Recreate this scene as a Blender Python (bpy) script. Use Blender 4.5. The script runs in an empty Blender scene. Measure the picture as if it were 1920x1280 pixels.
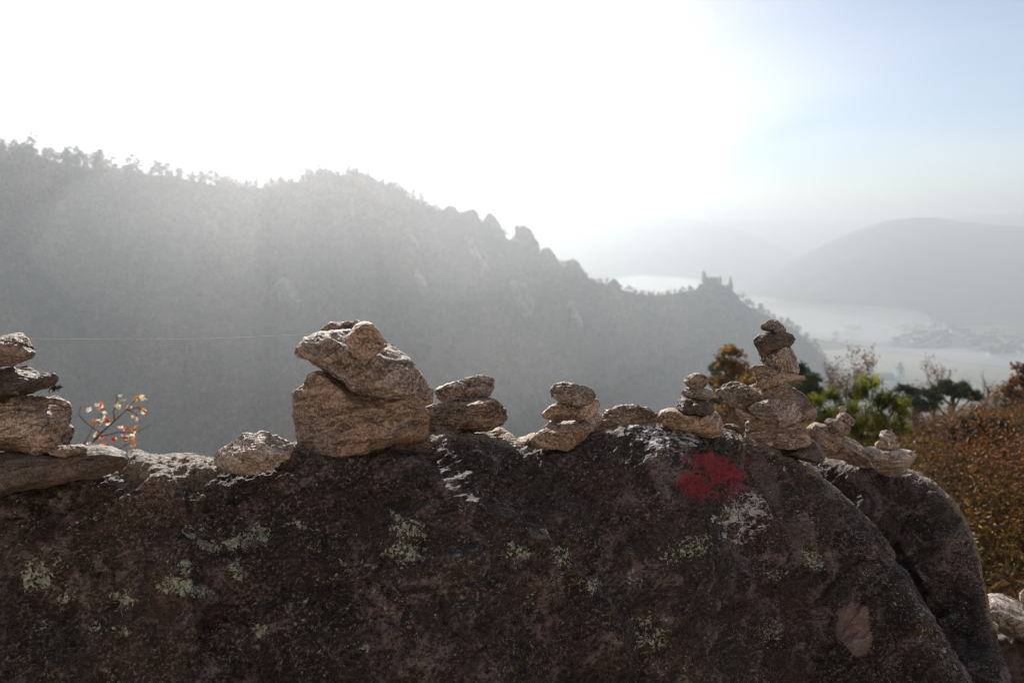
import bpy, bmesh, math, random
import numpy as np
from mathutils import Vector, Matrix, Euler

rng = np.random.default_rng(7)
random.seed(7)
sc = bpy.context.scene
COL = sc.collection
R = math.radians

# ------------------------------------------------------------------ camera
F = 1280.0                      # focal length in pixels of the 1920 px photo (24 mm lens)
TILT = R(9.8)
CT, ST = math.cos(TILT), math.sin(TILT)
SUN_AZ, SUN_EL = R(-17.0), R(32.0)

def W(px, py, d):
    """world point that stands at distance d (along the optical axis) under a photo pixel"""
    px = np.asarray(px, float); py = np.asarray(py, float); d = np.asarray(d, float)
    x = (px - 960.0) / F * d
    v = -(py - 640.0) / F * d
    return np.stack([x, d * CT + v * ST, v * CT - d * ST], -1)

def proj(P):
    x = P[..., 0]
    d = P[..., 1] * CT - P[..., 2] * ST
    v = P[..., 1] * ST + P[..., 2] * CT
    d = np.where(np.abs(d) < 1e-6, 1e-6, d)
    return 960 + x / d * F, 640 - v / d * F, d

# ------------------------------------------------------------------ noise
_perm = rng.permutation(256); _perm = np.concatenate([_perm, _perm, _perm])
_g = rng.normal(size=(256, 3)); _g /= np.linalg.norm(_g, axis=1)[:, None]

def pn(P):
    out = np.empty(len(P))
    for a in range(0, len(P), 200000):
        out[a:a + 200000] = _pn(P[a:a + 200000])
    return out

def _pn(P):
    i = np.floor(P).astype(int); f = P - i; i &= 255
    u = f * f * f * (f * (f * 6 - 15) + 10)
    r = []
    for dx in (0, 1):
        for dy in (0, 1):
            for dz in (0, 1):
                h = _perm[_perm[_perm[i[:, 0] + dx] + i[:, 1] + dy] + i[:, 2] + dz]
                g = _g[h]
                r.append(g[:, 0] * (f[:, 0] - dx) + g[:, 1] * (f[:, 1] - dy) + g[:, 2] * (f[:, 2] - dz))
    l = lambda a, b, t: a + (b - a) * t
    x00 = l(r[0], r[4], u[:, 0]); x01 = l(r[1], r[5], u[:, 0]); x10 = l(r[2], r[6], u[:, 0]); x11 = l(r[3], r[7], u[:, 0])
    return l(l(x00, x10, u[:, 1]), l(x01, x11, u[:, 1]), u[:, 2]) * 1.6

def fbm(P, oct=4, gain=0.5, ridged=False):
    s = 0; a = 1.0; t = 0
    for k in range(oct):
        n = pn(P * 2.03 ** k + 17.3 * k)
        if ridged: n = 1 - 2 * np.abs(n)
        s = s + a * n; t += a; a *= gain
    return s / t

def sstep(a, b, x):
    t = np.clip((x - a) / (b - a), 0, 1)
    return t * t * (3 - 2 * t)

# ------------------------------------------------------------------ mesh helpers
def tag(o, label=None, cat=None, group=None, kind=None):
    if label: o['label'] = label
    if cat: o['category'] = cat
    if group: o['group'] = group
    if kind: o['kind'] = kind
    return o

def mk(name, V, faces, mat, parent=None, loc=None, attrs=None, smooth=True):
    """faces: one (n,k) array or a list of them"""
    V = np.asarray(V, float)
    if loc is not None: V = V - np.asarray(loc)
    if not isinstance(faces, list): faces = [faces]
    me = bpy.data.meshes.new(name)
    me.vertices.add(len(V)); me.vertices.foreach_set('co', V.astype(np.float32).ravel())
    idx = np.concatenate([f.ravel() for f in faces]).astype(np.int32)
    tot = np.concatenate([np.full(len(f), f.shape[1]) for f in faces]).astype(np.int32)
    start = np.concatenate([[0], np.cumsum(tot)[:-1]]).astype(np.int32)
    me.loops.add(len(idx)); me.loops.foreach_set('vertex_index', idx)
    me.polygons.add(len(tot)); me.polygons.foreach_set('loop_start', start)
    me.polygons.foreach_set('loop_total', tot)
    me.polygons.foreach_set('use_smooth', np.full(len(tot), smooth))
    me.update(calc_edges=True)
    if attrs:
        for k, a in attrs.items():
            a = np.asarray(a, np.float32)
            if a.ndim == 1:
                at = me.attributes.new(k, 'FLOAT', 'POINT'); at.data.foreach_set('value', a)
            else:
                at = me.attributes.new(k, 'FLOAT_COLOR', 'POINT')
                c = np.ones((len(a), 4), np.float32); c[:, :3] = a
                at.data.foreach_set('color', c.ravel())
    me.materials.append(mat)
    o = bpy.data.objects.new(name, me); COL.objects.link(o)
    if loc is not None: o.location = loc
    if parent: o.parent = parent
    return o

def empty(name, loc=(0, 0, 0)):
    o = bpy.data.objects.new(name, None); COL.objects.link(o)
    o.location = loc; o.empty_display_size = 0.1
    return o

def copy_tree(o, parent=None):
    c = o.copy(); COL.objects.link(c); c.parent = parent
    for ch in list(o.children): copy_tree(ch, c)
    return c

def vnormals(V, Fq):
    a = V[Fq[:, 2]] - V[Fq[:, 0]]
    b = V[Fq[:, 3 if Fq.shape[1] == 4 else 1]] - V[Fq[:, 1 if Fq.shape[1] == 4 else 0]]
    if Fq.shape[1] == 3:
        n = np.cross(V[Fq[:, 1]] - V[Fq[:, 0]], V[Fq[:, 2]] - V[Fq[:, 0]])
    else:
        n = np.cross(a, b)
    N = np.zeros_like(V)
    for k in range(3):
        for j in range(Fq.shape[1]):
            N[:, k] += np.bincount(Fq[:, j], n[:, k], minlength=len(V))
    return N / (np.linalg.norm(N, axis=1)[:, None] + 1e-12)

def gridF(nu, nv):
    i = np.arange(nu - 1)[:, None] * nv + np.arange(nv - 1)[None]
    i = i.ravel()
    return np.stack([i, i + nv, i + nv + 1, i + 1], 1)

class MB:
    def __init__(s): s.V = []; s.F = []; s.C = []; s.n = 0
    def add(s, V, F, c=None):
        V = np.asarray(V, float); F = np.asarray(F, int)
        s.V.append(V); s.F.append(F + s.n); s.n += len(V)
        if c is not None:
            c = np.asarray(c, float)
            s.C.append(np.broadcast_to(c, (len(V), 3)) if c.ndim == 1 else c)
    def tube(s, pts, rad, sides=6, c=None):
        pts = np.asarray(pts, float); n = len(pts); rad = np.broadcast_to(rad, (n,))
        t = np.gradient(pts, axis=0); t /= np.linalg.norm(t, axis=1)[:, None] + 1e-12
        ref = np.array([0.0, 0, 1]) if abs(t[0, 2]) < 0.9 else np.array([1.0, 0, 0])
        a = np.cross(t, ref); a /= np.linalg.norm(a, axis=1)[:, None] + 1e-12
        b = np.cross(t, a)
        th = np.arange(sides) * 2 * np.pi / sides
        V = pts[:, None] + rad[:, None, None] * (a[:, None] * np.cos(th)[None, :, None] + b[:, None] * np.sin(th)[None, :, None])
        f = []
        for i in range(n - 1):
            for j in range(sides):
                k = (j + 1) % sides
                f.append((i * sides + j, i * sides + k, (i + 1) * sides + k, (i + 1) * sides + j))
        s.add(V.reshape(-1, 3), f, c)
    def box(s, c0, size, rz=0, c=None, taper=1.0):
        h = np.asarray(size, float) / 2
        q = np.array([(-1, -1, -1), (1, -1, -1), (1, 1, -1), (-1, 1, -1), (-1, -1, 1), (1, -1, 1), (1, 1, 1), (-1, 1, 1)], float) * h
        q[4:, :2] *= taper
        cs, sn = math.cos(rz), math.sin(rz)
        q = np.stack([q[:, 0] * cs - q[:, 1] * sn, q[:, 0] * sn + q[:, 1] * cs, q[:, 2]], 1) + np.asarray(c0)
        s.add(q, [(0, 3, 2, 1), (4, 5, 6, 7), (0, 1, 5, 4), (1, 2, 6, 5), (2, 3, 7, 6), (3, 0, 4, 7)], c)
    def leaves(s, P, size, col, ratio=0.55, up=0.0, nrm=None):
        """one bent diamond per point"""
        n = len(P)
        d = rng.normal(size=(n, 3)) if nrm is None else nrm; d[:, 2] += up
        d /= np.linalg.norm(d, axis=1)[:, None]
        e = np.cross(d, rng.normal(size=(n, 3))); e /= np.linalg.norm(e, axis=1)[:, None]
        g = np.cross(d, e)
        sz = np.broadcast_to(size, (n,))[:, None] * rng.uniform(0.6, 1.3, (n, 1))
        V = np.stack([P - d * sz * .5, P + e * sz * ratio * .5 + g * sz * .1, P + d * sz * .5, P - e * sz * ratio * .5 + g * sz * .1], 1)
        idx = np.arange(n)[:, None] * 4 + np.arange(4)[None]
        s.add(V.reshape(-1, 3), idx, np.repeat(np.broadcast_to(col, (n, 3)), 4, 0))
    def build(s, name, mat, parent=None, loc=None, smooth=False):
        V = np.concatenate(s.V)
        at = {'tint': np.concatenate(s.C)} if s.C else None
        by = {}
        for f in s.F: by.setdefault(f.shape[1], []).append(f)
        return mk(name, V, [np.concatenate(v) for v in by.values()], mat, parent, loc, at, smooth)

# ------------------------------------------------------------------ materials
class NT:
    def __init__(s, name):
        s.m = bpy.data.materials.new(name); s.m.use_nodes = True
        s.t = s.m.node_tree; s.t.nodes.clear()
        s.out = s.n('ShaderNodeOutputMaterial')
    def n(s, k, **kw):
        o = s.t.nodes.new(k)
        for a, b in kw.items():
            if a in o.inputs and not hasattr(o, a): o.inputs[a].default_value = b
            else: setattr(o, a, b)
        return o
    def l(s, a, b): s.t.links.new(a, b)
    def set(s, sock, v):
        if hasattr(v, 'is_linked') or hasattr(v, 'links'): s.l(v, sock)
        else: sock.default_value = v
    def noise(s, vec, scale, detail=4, rough=0.55, dist=0.0, lac=2.0):
        o = s.n('ShaderNodeTexNoise'); o.inputs['Scale'].default_value = scale
        o.inputs['Detail'].default_value = detail; o.inputs['Roughness'].default_value = rough
        o.inputs['Distortion'].default_value = dist; o.inputs['Lacunarity'].default_value = lac
        if vec is not None: s.l(vec, o.inputs['Vector'])
        return o.outputs['Fac']
    def vor(s, vec, scale, feat='F1'):
        o = s.n('ShaderNodeTexVoronoi'); o.feature = feat; o.inputs['Scale'].default_value = scale
        if vec is not None: s.l(vec, o.inputs['Vector'])
        return o.outputs['Distance']
    def ramp(s, fac, a, b, lo=0.0, hi=1.0):
        o = s.n('ShaderNodeMapRange'); o.inputs['From Min'].default_value = a; o.inputs['From Max'].default_value = b
        o.inputs['To Min'].default_value = lo; o.inputs['To Max'].default_value = hi
        s.set(o.inputs['Value'], fac); return o.outputs['Result']
    def math(s, op, a, b=0.0):
        o = s.n('ShaderNodeMath'); o.operation = op; s.set(o.inputs[0], a); s.set(o.inputs[1], b); return o.outputs[0]
    def mix(s, fac, a, b):
        o = s.n('ShaderNodeMix'); o.data_type = 'RGBA'; s.set(o.inputs[0], fac)
        for sk, v in ((o.inputs[6], a), (o.inputs[7], b)):
            if isinstance(v, tuple): sk.default_value = (*v, 1)
            else: s.l(v, sk)
        return o.outputs[2]
    def attr(s, name):
        o = s.n('ShaderNodeAttribute'); o.attribute_name = name; return o
    def coord(s, which='Object', scale=None, rot=None):
        o = s.n('ShaderNodeTexCoord'); v = o.outputs[which]
        if scale or rot:
            m = s.n('ShaderNodeMapping'); s.l(v, m.inputs['Vector'])
            if scale: m.inputs['Scale'].default_value = scale
            if rot: m.inputs['Rotation'].default_value = rot
            v = m.outputs['Vector']
        return v
    def bump(s, h, strength, dist, prev=None):
        o = s.n('ShaderNodeBump'); o.inputs['Strength'].default_value = strength; o.inputs['Distance'].default_value = dist
        s.l(h, o.inputs['Height'])
        if prev is not None: s.l(prev, o.inputs['Normal'])
        return o.outputs['Normal']
    def bsdf(s, col, rough=0.85, spec=0.25, normal=None):
        o = s.n('ShaderNodeBsdfPrincipled')
        s.set(o.inputs['Base Color'], (*col, 1) if isinstance(col, tuple) else col)
        s.set(o.inputs['Roughness'], rough); o.inputs['Specular IOR Level'].default_value = spec
        if normal is not None: s.l(normal, o.inputs['Normal'])
        s.l(o.outputs[0], s.out.inputs['Surface']); return o

def stone_mat(name, light, dark, warm, rust=0.5, rot=(0, 0, 0)):
    t = NT(name)
    oi = t.n('ShaderNodeObjectInfo')
    co = t.n('ShaderNodeTexCoord').outputs['Object']
    off = t.n('ShaderNodeVectorMath'); off.operation = 'ADD'
    sc_ = t.n('ShaderNodeVectorMath'); sc_.operation = 'SCALE'; sc_.inputs['Scale'].default_value = 37.0
    cmb = t.n('ShaderNodeCombineXYZ'); t.l(oi.outputs['Random'], cmb.inputs[0]); t.l(oi.outputs['Random'], cmb.inputs[1])
    t.l(cmb.outputs[0], sc_.inputs[0]); t.l(co, off.inputs[0]); t.l(sc_.outputs[0], off.inputs[1])
    v = off.outputs[0]
    m = t.n('ShaderNodeMapping'); m.inputs['Scale'].default_value = (0.35, 0.55, 1.9); m.inputs['Rotation'].default_value = rot
    t.l(v, m.inputs['Vector']); vs = m.outputs[0]
    big = t.noise(v, 14, 4, 0.6)
    str_ = t.noise(vs, 36, 7, 0.72, 0.5)
    fine = t.noise(v, 190, 5, 0.75)
    sp = t.noise(v, 520, 3, 0.7)
    c = t.mix(t.ramp(str_, 0.42, 0.58), dark, light)
    c = t.mix(t.ramp(big, 0.45, 0.68, 0, rust), c, warm)
    c = t.mix(t.ramp(fine, 0.52, 0.60, 0, 0.7), c, tuple(min(.8, a * 1.4) for a in light))
    c = t.mix(t.ramp(fine, 0.46, 0.38, 0, 0.8), c, tuple(a * 0.4 for a in dark))
    c = t.mix(t.ramp(sp, 0.59, 0.66, 0, 0.5), c, (0.70, 0.63, 0.55))
    c = t.mix(t.ramp(sp, 0.41, 0.34, 0, 0.6), c, (0.035, 0.028, 0.024))
    k1 = t.math('ABSOLUTE', t.math('SUBTRACT', t.noise(vs, 22, 5, 0.55, 0.8), 0.5))
    k2 = t.math('ABSOLUTE', t.math('SUBTRACT', t.noise(v, 26, 5, 0.6, 1.2), 0.5))
    crk = t.math('MULTIPLY', t.ramp(k1, 0.0, 0.016), t.ramp(k2, 0.0, 0.010))
    c = t.mix(t.math('MULTIPLY', t.math('SUBTRACT', 1.0, crk), 0.75), c, (0.03, 0.02, 0.015))
    hsv = t.n('ShaderNodeHueSaturation'); t.l(c, hsv.inputs['Color'])
    t.l(t.ramp(oi.outputs['Random'], 0, 1, 0.82, 1.12), hsv.inputs['Value'])
    hsv.inputs['Saturation'].default_value = 1.0
    n1 = t.bump(t.math('ADD', str_, t.math('MULTIPLY', crk, 0.35)), 1.0, 0.012)
    n2 = t.bump(fine, 1.0, 0.0045, n1)
    n3 = t.bump(sp, 0.8, 0.0014, n2)
    t.bsdf(hsv.outputs[0], t.ramp(fine, 0.3, 0.7, 0.72, 0.42), 0.55, n3)
    return t.m

M = {}
M['stone_tan'] = stone_mat('stone_tan', (0.58, 0.45, 0.35), (0.19, 0.135, 0.10), (0.42, 0.235, 0.11), 0.6)
M['stone_grey'] = stone_mat('stone_grey', (0.58, 0.50, 0.45), (0.18, 0.145, 0.125), (0.32, 0.20, 0.13), 0.45)
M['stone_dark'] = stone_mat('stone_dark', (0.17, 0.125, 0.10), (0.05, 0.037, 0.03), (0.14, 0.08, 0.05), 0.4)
M['stone_mid'] = stone_mat('stone_mid', (0.42, 0.32, 0.245), (0.11, 0.08, 0.062), (0.26, 0.145, 0.08), 0.6)

def boulder_mat():
    t = NT('boulder_rock')
    v = t.coord('Object')
    vs = t.coord('Object', (0.55, 1.0, 1.5), (0.3, 0.75, 0.2))
    big = t.noise(v, 4.5, 4, 0.6, 0.5)
    med = t.noise(vs, 24, 6, 0.72, 0.6)
    pat = t.noise(v, 13, 5, 0.65, 0.9)
    fine = t.noise(vs, 110, 6, 0.78)
    grain = t.noise(v, 380, 4, 0.75)
    c = t.mix(t.ramp(med, 0.38, 0.62), (0.012, 0.007, 0.006), (0.11, 0.066, 0.052))
    c = t.mix(t.ramp(big, 0.48, 0.66, 0, 0.55), c, (0.085, 0.030, 0.018))      # iron-brown zones
    zz = t.ramp(t.noise(v, 3.4, 3, 0.55, 0.6), 0.36, 0.64, 0.0, 1.0)
    c = t.mix(t.math('MULTIPLY', t.math('SUBTRACT', 1.0, zz), 0.7), c, (0.008, 0.006, 0.005))
    # dark moss-like film
    c = t.mix(t.ramp(t.noise(v, 8, 5, 0.7), 0.56, 0.42, 0, 0.65), c, (0.009, 0.007, 0.005))
    # lilac-grey crust lichen
    c = t.mix(t.math('MULTIPLY', t.ramp(pat, 0.52, 0.62), t.ramp(fine, 0.40, 0.50)), c, (0.26, 0.20, 0.21))
    c = t.mix(t.ramp(fine, 0.54, 0.62, 0, 0.7), c, (0.15, 0.105, 0.088))
    c = t.mix(t.ramp(fine, 0.45, 0.34, 0, 0.85), c, (0.006, 0.005, 0.004))
    c = t.mix(t.ramp(grain, 0.56, 0.66, 0, 0.8), c, (0.26, 0.205, 0.19))
    c = t.mix(t.ramp(grain, 0.42, 0.34, 0, 0.8), c, (0.010, 0.008, 0.007))
    # bare grey-pink stone
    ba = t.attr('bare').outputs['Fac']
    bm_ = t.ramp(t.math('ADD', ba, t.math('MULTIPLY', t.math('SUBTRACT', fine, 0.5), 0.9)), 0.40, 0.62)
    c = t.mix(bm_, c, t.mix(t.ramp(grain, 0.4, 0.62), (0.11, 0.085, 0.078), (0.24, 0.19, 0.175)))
    cr_ = t.attr('crest').outputs['Fac']  # tan crest rock, paled further to paint in its sunlit brightness
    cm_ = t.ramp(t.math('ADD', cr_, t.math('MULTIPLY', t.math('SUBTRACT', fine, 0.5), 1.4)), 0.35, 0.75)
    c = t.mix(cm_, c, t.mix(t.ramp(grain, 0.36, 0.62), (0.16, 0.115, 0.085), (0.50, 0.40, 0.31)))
    # pale disc of crust lichen
    pa = t.attr('pale').outputs['Fac']
    pm = t.ramp(t.math('ADD', pa, t.math('MULTIPLY', t.math('SUBTRACT', t.noise(v, 60, 6, 0.8, 0.5), 0.5), 1.6)), 0.42, 0.55)
    c = t.mix(pm, c, t.mix(t.ramp(grain, 0.36, 0.62), (0.15, 0.105, 0.10), (0.34, 0.26, 0.245)))
    # leafy green lichen
    li = t.attr('lichen').outputs['Fac']
    leaf = t.noise(v, 85, 5, 0.62, 1.6)
    vo = t.vor(v, 150)
    lf = t.math('ADD', t.math('MULTIPLY', t.math('SUBTRACT', leaf, 0.5), 1.9), t.math('MULTIPLY', t.math('SUBTRACT', 0.35, vo), 0.35))
    lm = t.ramp(t.math('ADD', li, lf), 0.28, 0.33)
    lc = t.mix(t.ramp(t.noise(v, 240, 4, 0.7), 0.4, 0.6), (0.20, 0.23, 0.17), (0.58, 0.65, 0.52))
    c = t.mix(lm, c, lc)
    # white and red trail paint, worn
    wp = t.attr('white').outputs['Fac']; rp = t.attr('red').outputs['Fac']
    worn = t.math('ADD', t.math('MULTIPLY', t.math('SUBTRACT', t.noise(vs, 60, 6, 0.75, 0.3), 0.5), 2.4),
                  t.math('MULTIPLY', t.math('SUBTRACT', fine, 0.5), 1.2))
    wm = t.math('MULTIPLY', t.ramp(t.math('ADD', wp, worn), 0.40, 0.52), t.ramp(wp, 0.02, 0.12))
    c = t.mix(wm, c, t.mix(t.ramp(grain, 0.36, 0.6), (0.40, 0.39, 0.42), (0.74, 0.74, 0.79)))
    worn2 = t.math('ADD', t.math('MULTIPLY', t.math('SUBTRACT', t.noise(vs, 36, 6, 0.75, 0.4), 0.5), 2.2),
                   t.math('MULTIPLY', t.math('SUBTRACT', fine, 0.5), 1.6))
    rm = t.math('MULTIPLY', t.ramp(t.math('ADD', rp, worn2), 0.30, 0.60, 0, 0.92), t.ramp(rp, 0.02, 0.12))
    c = t.mix(rm, c, t.mix(t.ramp(grain, 0.38, 0.6), (0.17, 0.012, 0.018), (0.36, 0.026, 0.038)))
    spk = t.noise(v, 170, 4, 0.7, 0.3)
    zone = t.ramp(t.noise(v, 9, 4, 0.6, 0.4), 0.42, 0.62, 0.15, 1.0)
    c0_ = c
    c = t.mix(t.math('MULTIPLY', t.math('MULTIPLY', t.ramp(spk, 0.555, 0.61), zone), 0.85), c, (0.38, 0.315, 0.30))
    c = t.mix(t.math('MULTIPLY', t.ramp(spk, 0.45, 0.40), 0.8), c, (0.005, 0.004, 0.003))
    keep = t.math('MAXIMUM', t.math('MAXIMUM', wm, rm), t.math('MAXIMUM', t.math('MULTIPLY', pm, 0.8), t.math('MULTIPLY', lm, 0.8)))
    dk = t.n('ShaderNodeHueSaturation'); dk.inputs['Value'].default_value = 0.74; dk.inputs['Saturation'].default_value = 0.95; t.l(c, dk.inputs['Color'])
    c = t.mix(t.math('MULTIPLY', keep, 0.85), dk.outputs[0], c0_)
    n1 = t.bump(med, 1.0, 0.016)
    n2 = t.bump(fine, 1.0, 0.007, n1)
    n3 = t.bump(t.math('ADD', grain, t.math('MULTIPLY', lm, 0.8)), 0.8, 0.0013, n2)
    t.bsdf(c, t.ramp(fine, 0.3, 0.7, 0.80, 0.48), 0.4, n3)
    return t.m
M['boulder'] = boulder_mat()

def leaf_mat(name, trans=0.45, vary=0.35):
    t = NT(name)
    a = t.attr('tint').outputs['Color']
    hsv = t.n('ShaderNodeHueSaturation'); t.l(a, hsv.inputs['Color'])
    nz = t.noise(t.coord('Object'), 3.0, 3, 0.6)
    t.l(t.ramp(nz, 0.3, 0.7, 1 - vary, 1 + vary), hsv.inputs['Value'])
    d = t.n('ShaderNodeBsdfDiffuse'); tr = t.n('ShaderNodeBsdfTranslucent'); g = t.n('ShaderNodeBsdfGlossy')
    g.inputs['Roughness'].default_value = 0.45; g.inputs['Color'].default_value = (0.8, 0.8, 0.8, 1)
    t.l(hsv.outputs[0], d.inputs['Color']); t.l(hsv.outputs[0], tr.inputs['Color'])
    m1 = t.n('ShaderNodeMixShader'); m1.inputs[0].default_value = trans
    t.l(d.outputs[0], m1.inputs[1]); t.l(tr.outputs[0], m1.inputs[2])
    m2 = t.n('ShaderNodeMixShader'); m2.inputs[0].default_value = 0.015
    t.l(m1.outputs[0], m2.inputs[1]); t.l(g.outputs[0], m2.inputs[2])
    t.l(m2.outputs[0], t.out.inputs['Surface'])
    return t.m
M['leaf'] = leaf_mat('leaf', 0.5)
M['scrub'] = leaf_mat('scrub', 0.22, 0.5)
M['needle'] = leaf_mat('needle', 0.4, 0.25)
M['canopy'] = leaf_mat('canopy', 0.12, 0.1)

def simple_mat(name, c1, c2, scale, rough=0.9, spec=0.2, bd=0.0, coord='Object'):
    t = NT(name); v = t.coord(coord)
    n = t.noise(v, scale, 5, 0.65)
    c = t.mix(t.ramp(n, 0.35, 0.65), c1, c2)
    nn = t.bump(n, 0.8, bd) if bd else None
    t.bsdf(c, rough, spec, nn); return t.m
M['bark'] = simple_mat('bark', (0.05, 0.036, 0.027), (0.14, 0.10, 0.075), 40, bd=0.004)
M['bark_far'] = simple_mat('bark_far', (0.05, 0.04, 0.032), (0.11, 0.085, 0.065), 2, bd=0.05)
M['twig'] = simple_mat('twig', (0.09, 0.055, 0.035), (0.20, 0.13, 0.085), 60, bd=0.001)
M['soil'] = simple_mat('soil', (0.020, 0.013, 0.008), (0.06, 0.036, 0.018), 2.2, bd=0.05)
M['bounce_ground'] = simple_mat('bounce_ground', (0.25, 0.185, 0.14), (0.45, 0.35, 0.27), 3.0, bd=0.03)
M['slope'] = simple_mat('slope', (0.045, 0.038, 0.026), (0.12, 0.085, 0.05), 0.03, bd=2.0)
M['crag'] = simple_mat('crag', (0.10, 0.09, 0.08), (0.30, 0.275, 0.25), 0.12, bd=1.5)
M['crag_dark'] = simple_mat('crag_dark', (0.06, 0.052, 0.045), (0.16, 0.14, 0.12), 0.12, bd=1.5)
M['masonry'] = simple_mat('masonry', (0.14, 0.12, 0.10), (0.28, 0.25, 0.21), 0.6, bd=0.2)
M['far_hill'] = simple_mat('far_hill', (0.035, 0.045, 0.035), (0.085, 0.085, 0.06), 0.012, bd=4.0)
M['plaster'] = simple_mat('plaster', (0.62, 0.60, 0.56), (0.78, 0.76, 0.72), 0.2)
M['plaster_blue'] = simple_mat('plaster_blue', (0.42, 0.50, 0.62), (0.55, 0.62, 0.72), 0.2)
M['rooftile'] = simple_mat('rooftile', (0.13, 0.085, 0.07), (0.22, 0.15, 0.125), 0.5)
M['slate'] = simple_mat('slate', (0.10, 0.11, 0.13), (0.18, 0.19, 0.21), 0.5)

def field_mat():
    t = NT('valley_fields')
    v = t.coord('Object')
    vo = t.n('ShaderNodeTexVoronoi'); vo.inputs['Scale'].default_value = 0.008
    m = t.n('ShaderNodeMapping'); m.inputs['Scale'].default_value = (1.0, 0.35, 1); m.inputs['Rotation'].default_value = (0, 0, 0.5)
    t.l(v, m.inputs[0]); t.l(m.outputs[0], vo.inputs['Vector'])
    c = t.mix(t.ramp(vo.outputs['Color'], 0.2, 0.8), (0.06, 0.07, 0.035), (0.20, 0.17, 0.09))
    c = t.mix(t.ramp(t.noise(v, 0.02, 4, 0.6), 0.45, 0.6, 0, 0.7), c, (0.05, 0.05, 0.03))
    t.bsdf(c, 0.95, 0.1); return t.m
M['fields'] = field_mat()
def water_mat():
    t = NT('river_water')
    n = t.noise(t.coord('Object'), 0.4, 3, 0.6)
    t.bsdf((0.05, 0.07, 0.08), 0.18, 0.5, t.bump(n, 0.15, 0.1)); return t.m
M['water'] = water_mat()

def volume_mat(name, dens, color, g):
    t = NT(name)
    p = t.n('ShaderNodeVolumePrincipled')
    p.inputs['Density'].default_value = dens; p.inputs['Color'].default_value = (*color, 1)
    p.inputs['Anisotropy'].default_value = g
    t.l(p.outputs[0], t.out.inputs['Volume'])
    return t.m

# ------------------------------------------------------------------ boulders
def interp_table(tab, n, px_step=None):
    """tab rows: px, py, depth, lean, ... -> n samples along the polyline, smooth"""
    tab = np.array(tab, float)
    d = np.hypot(np.diff(tab[:, 0]), np.diff(tab[:, 1])); s = np.concatenate([[0], np.cumsum(d)])
    t = np.linspace(0, s[-1], n)
    out = np.stack([np.interp(t, s, tab[:, k]) for k in range(tab.shape[1])], 1)
    k = 7; w = np.hanning(k * 2 + 3)[1:-1]; w /= w.sum()
    for c in range(out.shape[1]):
        e = np.pad(out[:, c], (len(w) // 2,), mode='edge'); e2 = np.convolve(e, w, 'valid')
        out[:, c] = e2[:n]
    return out

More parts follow.
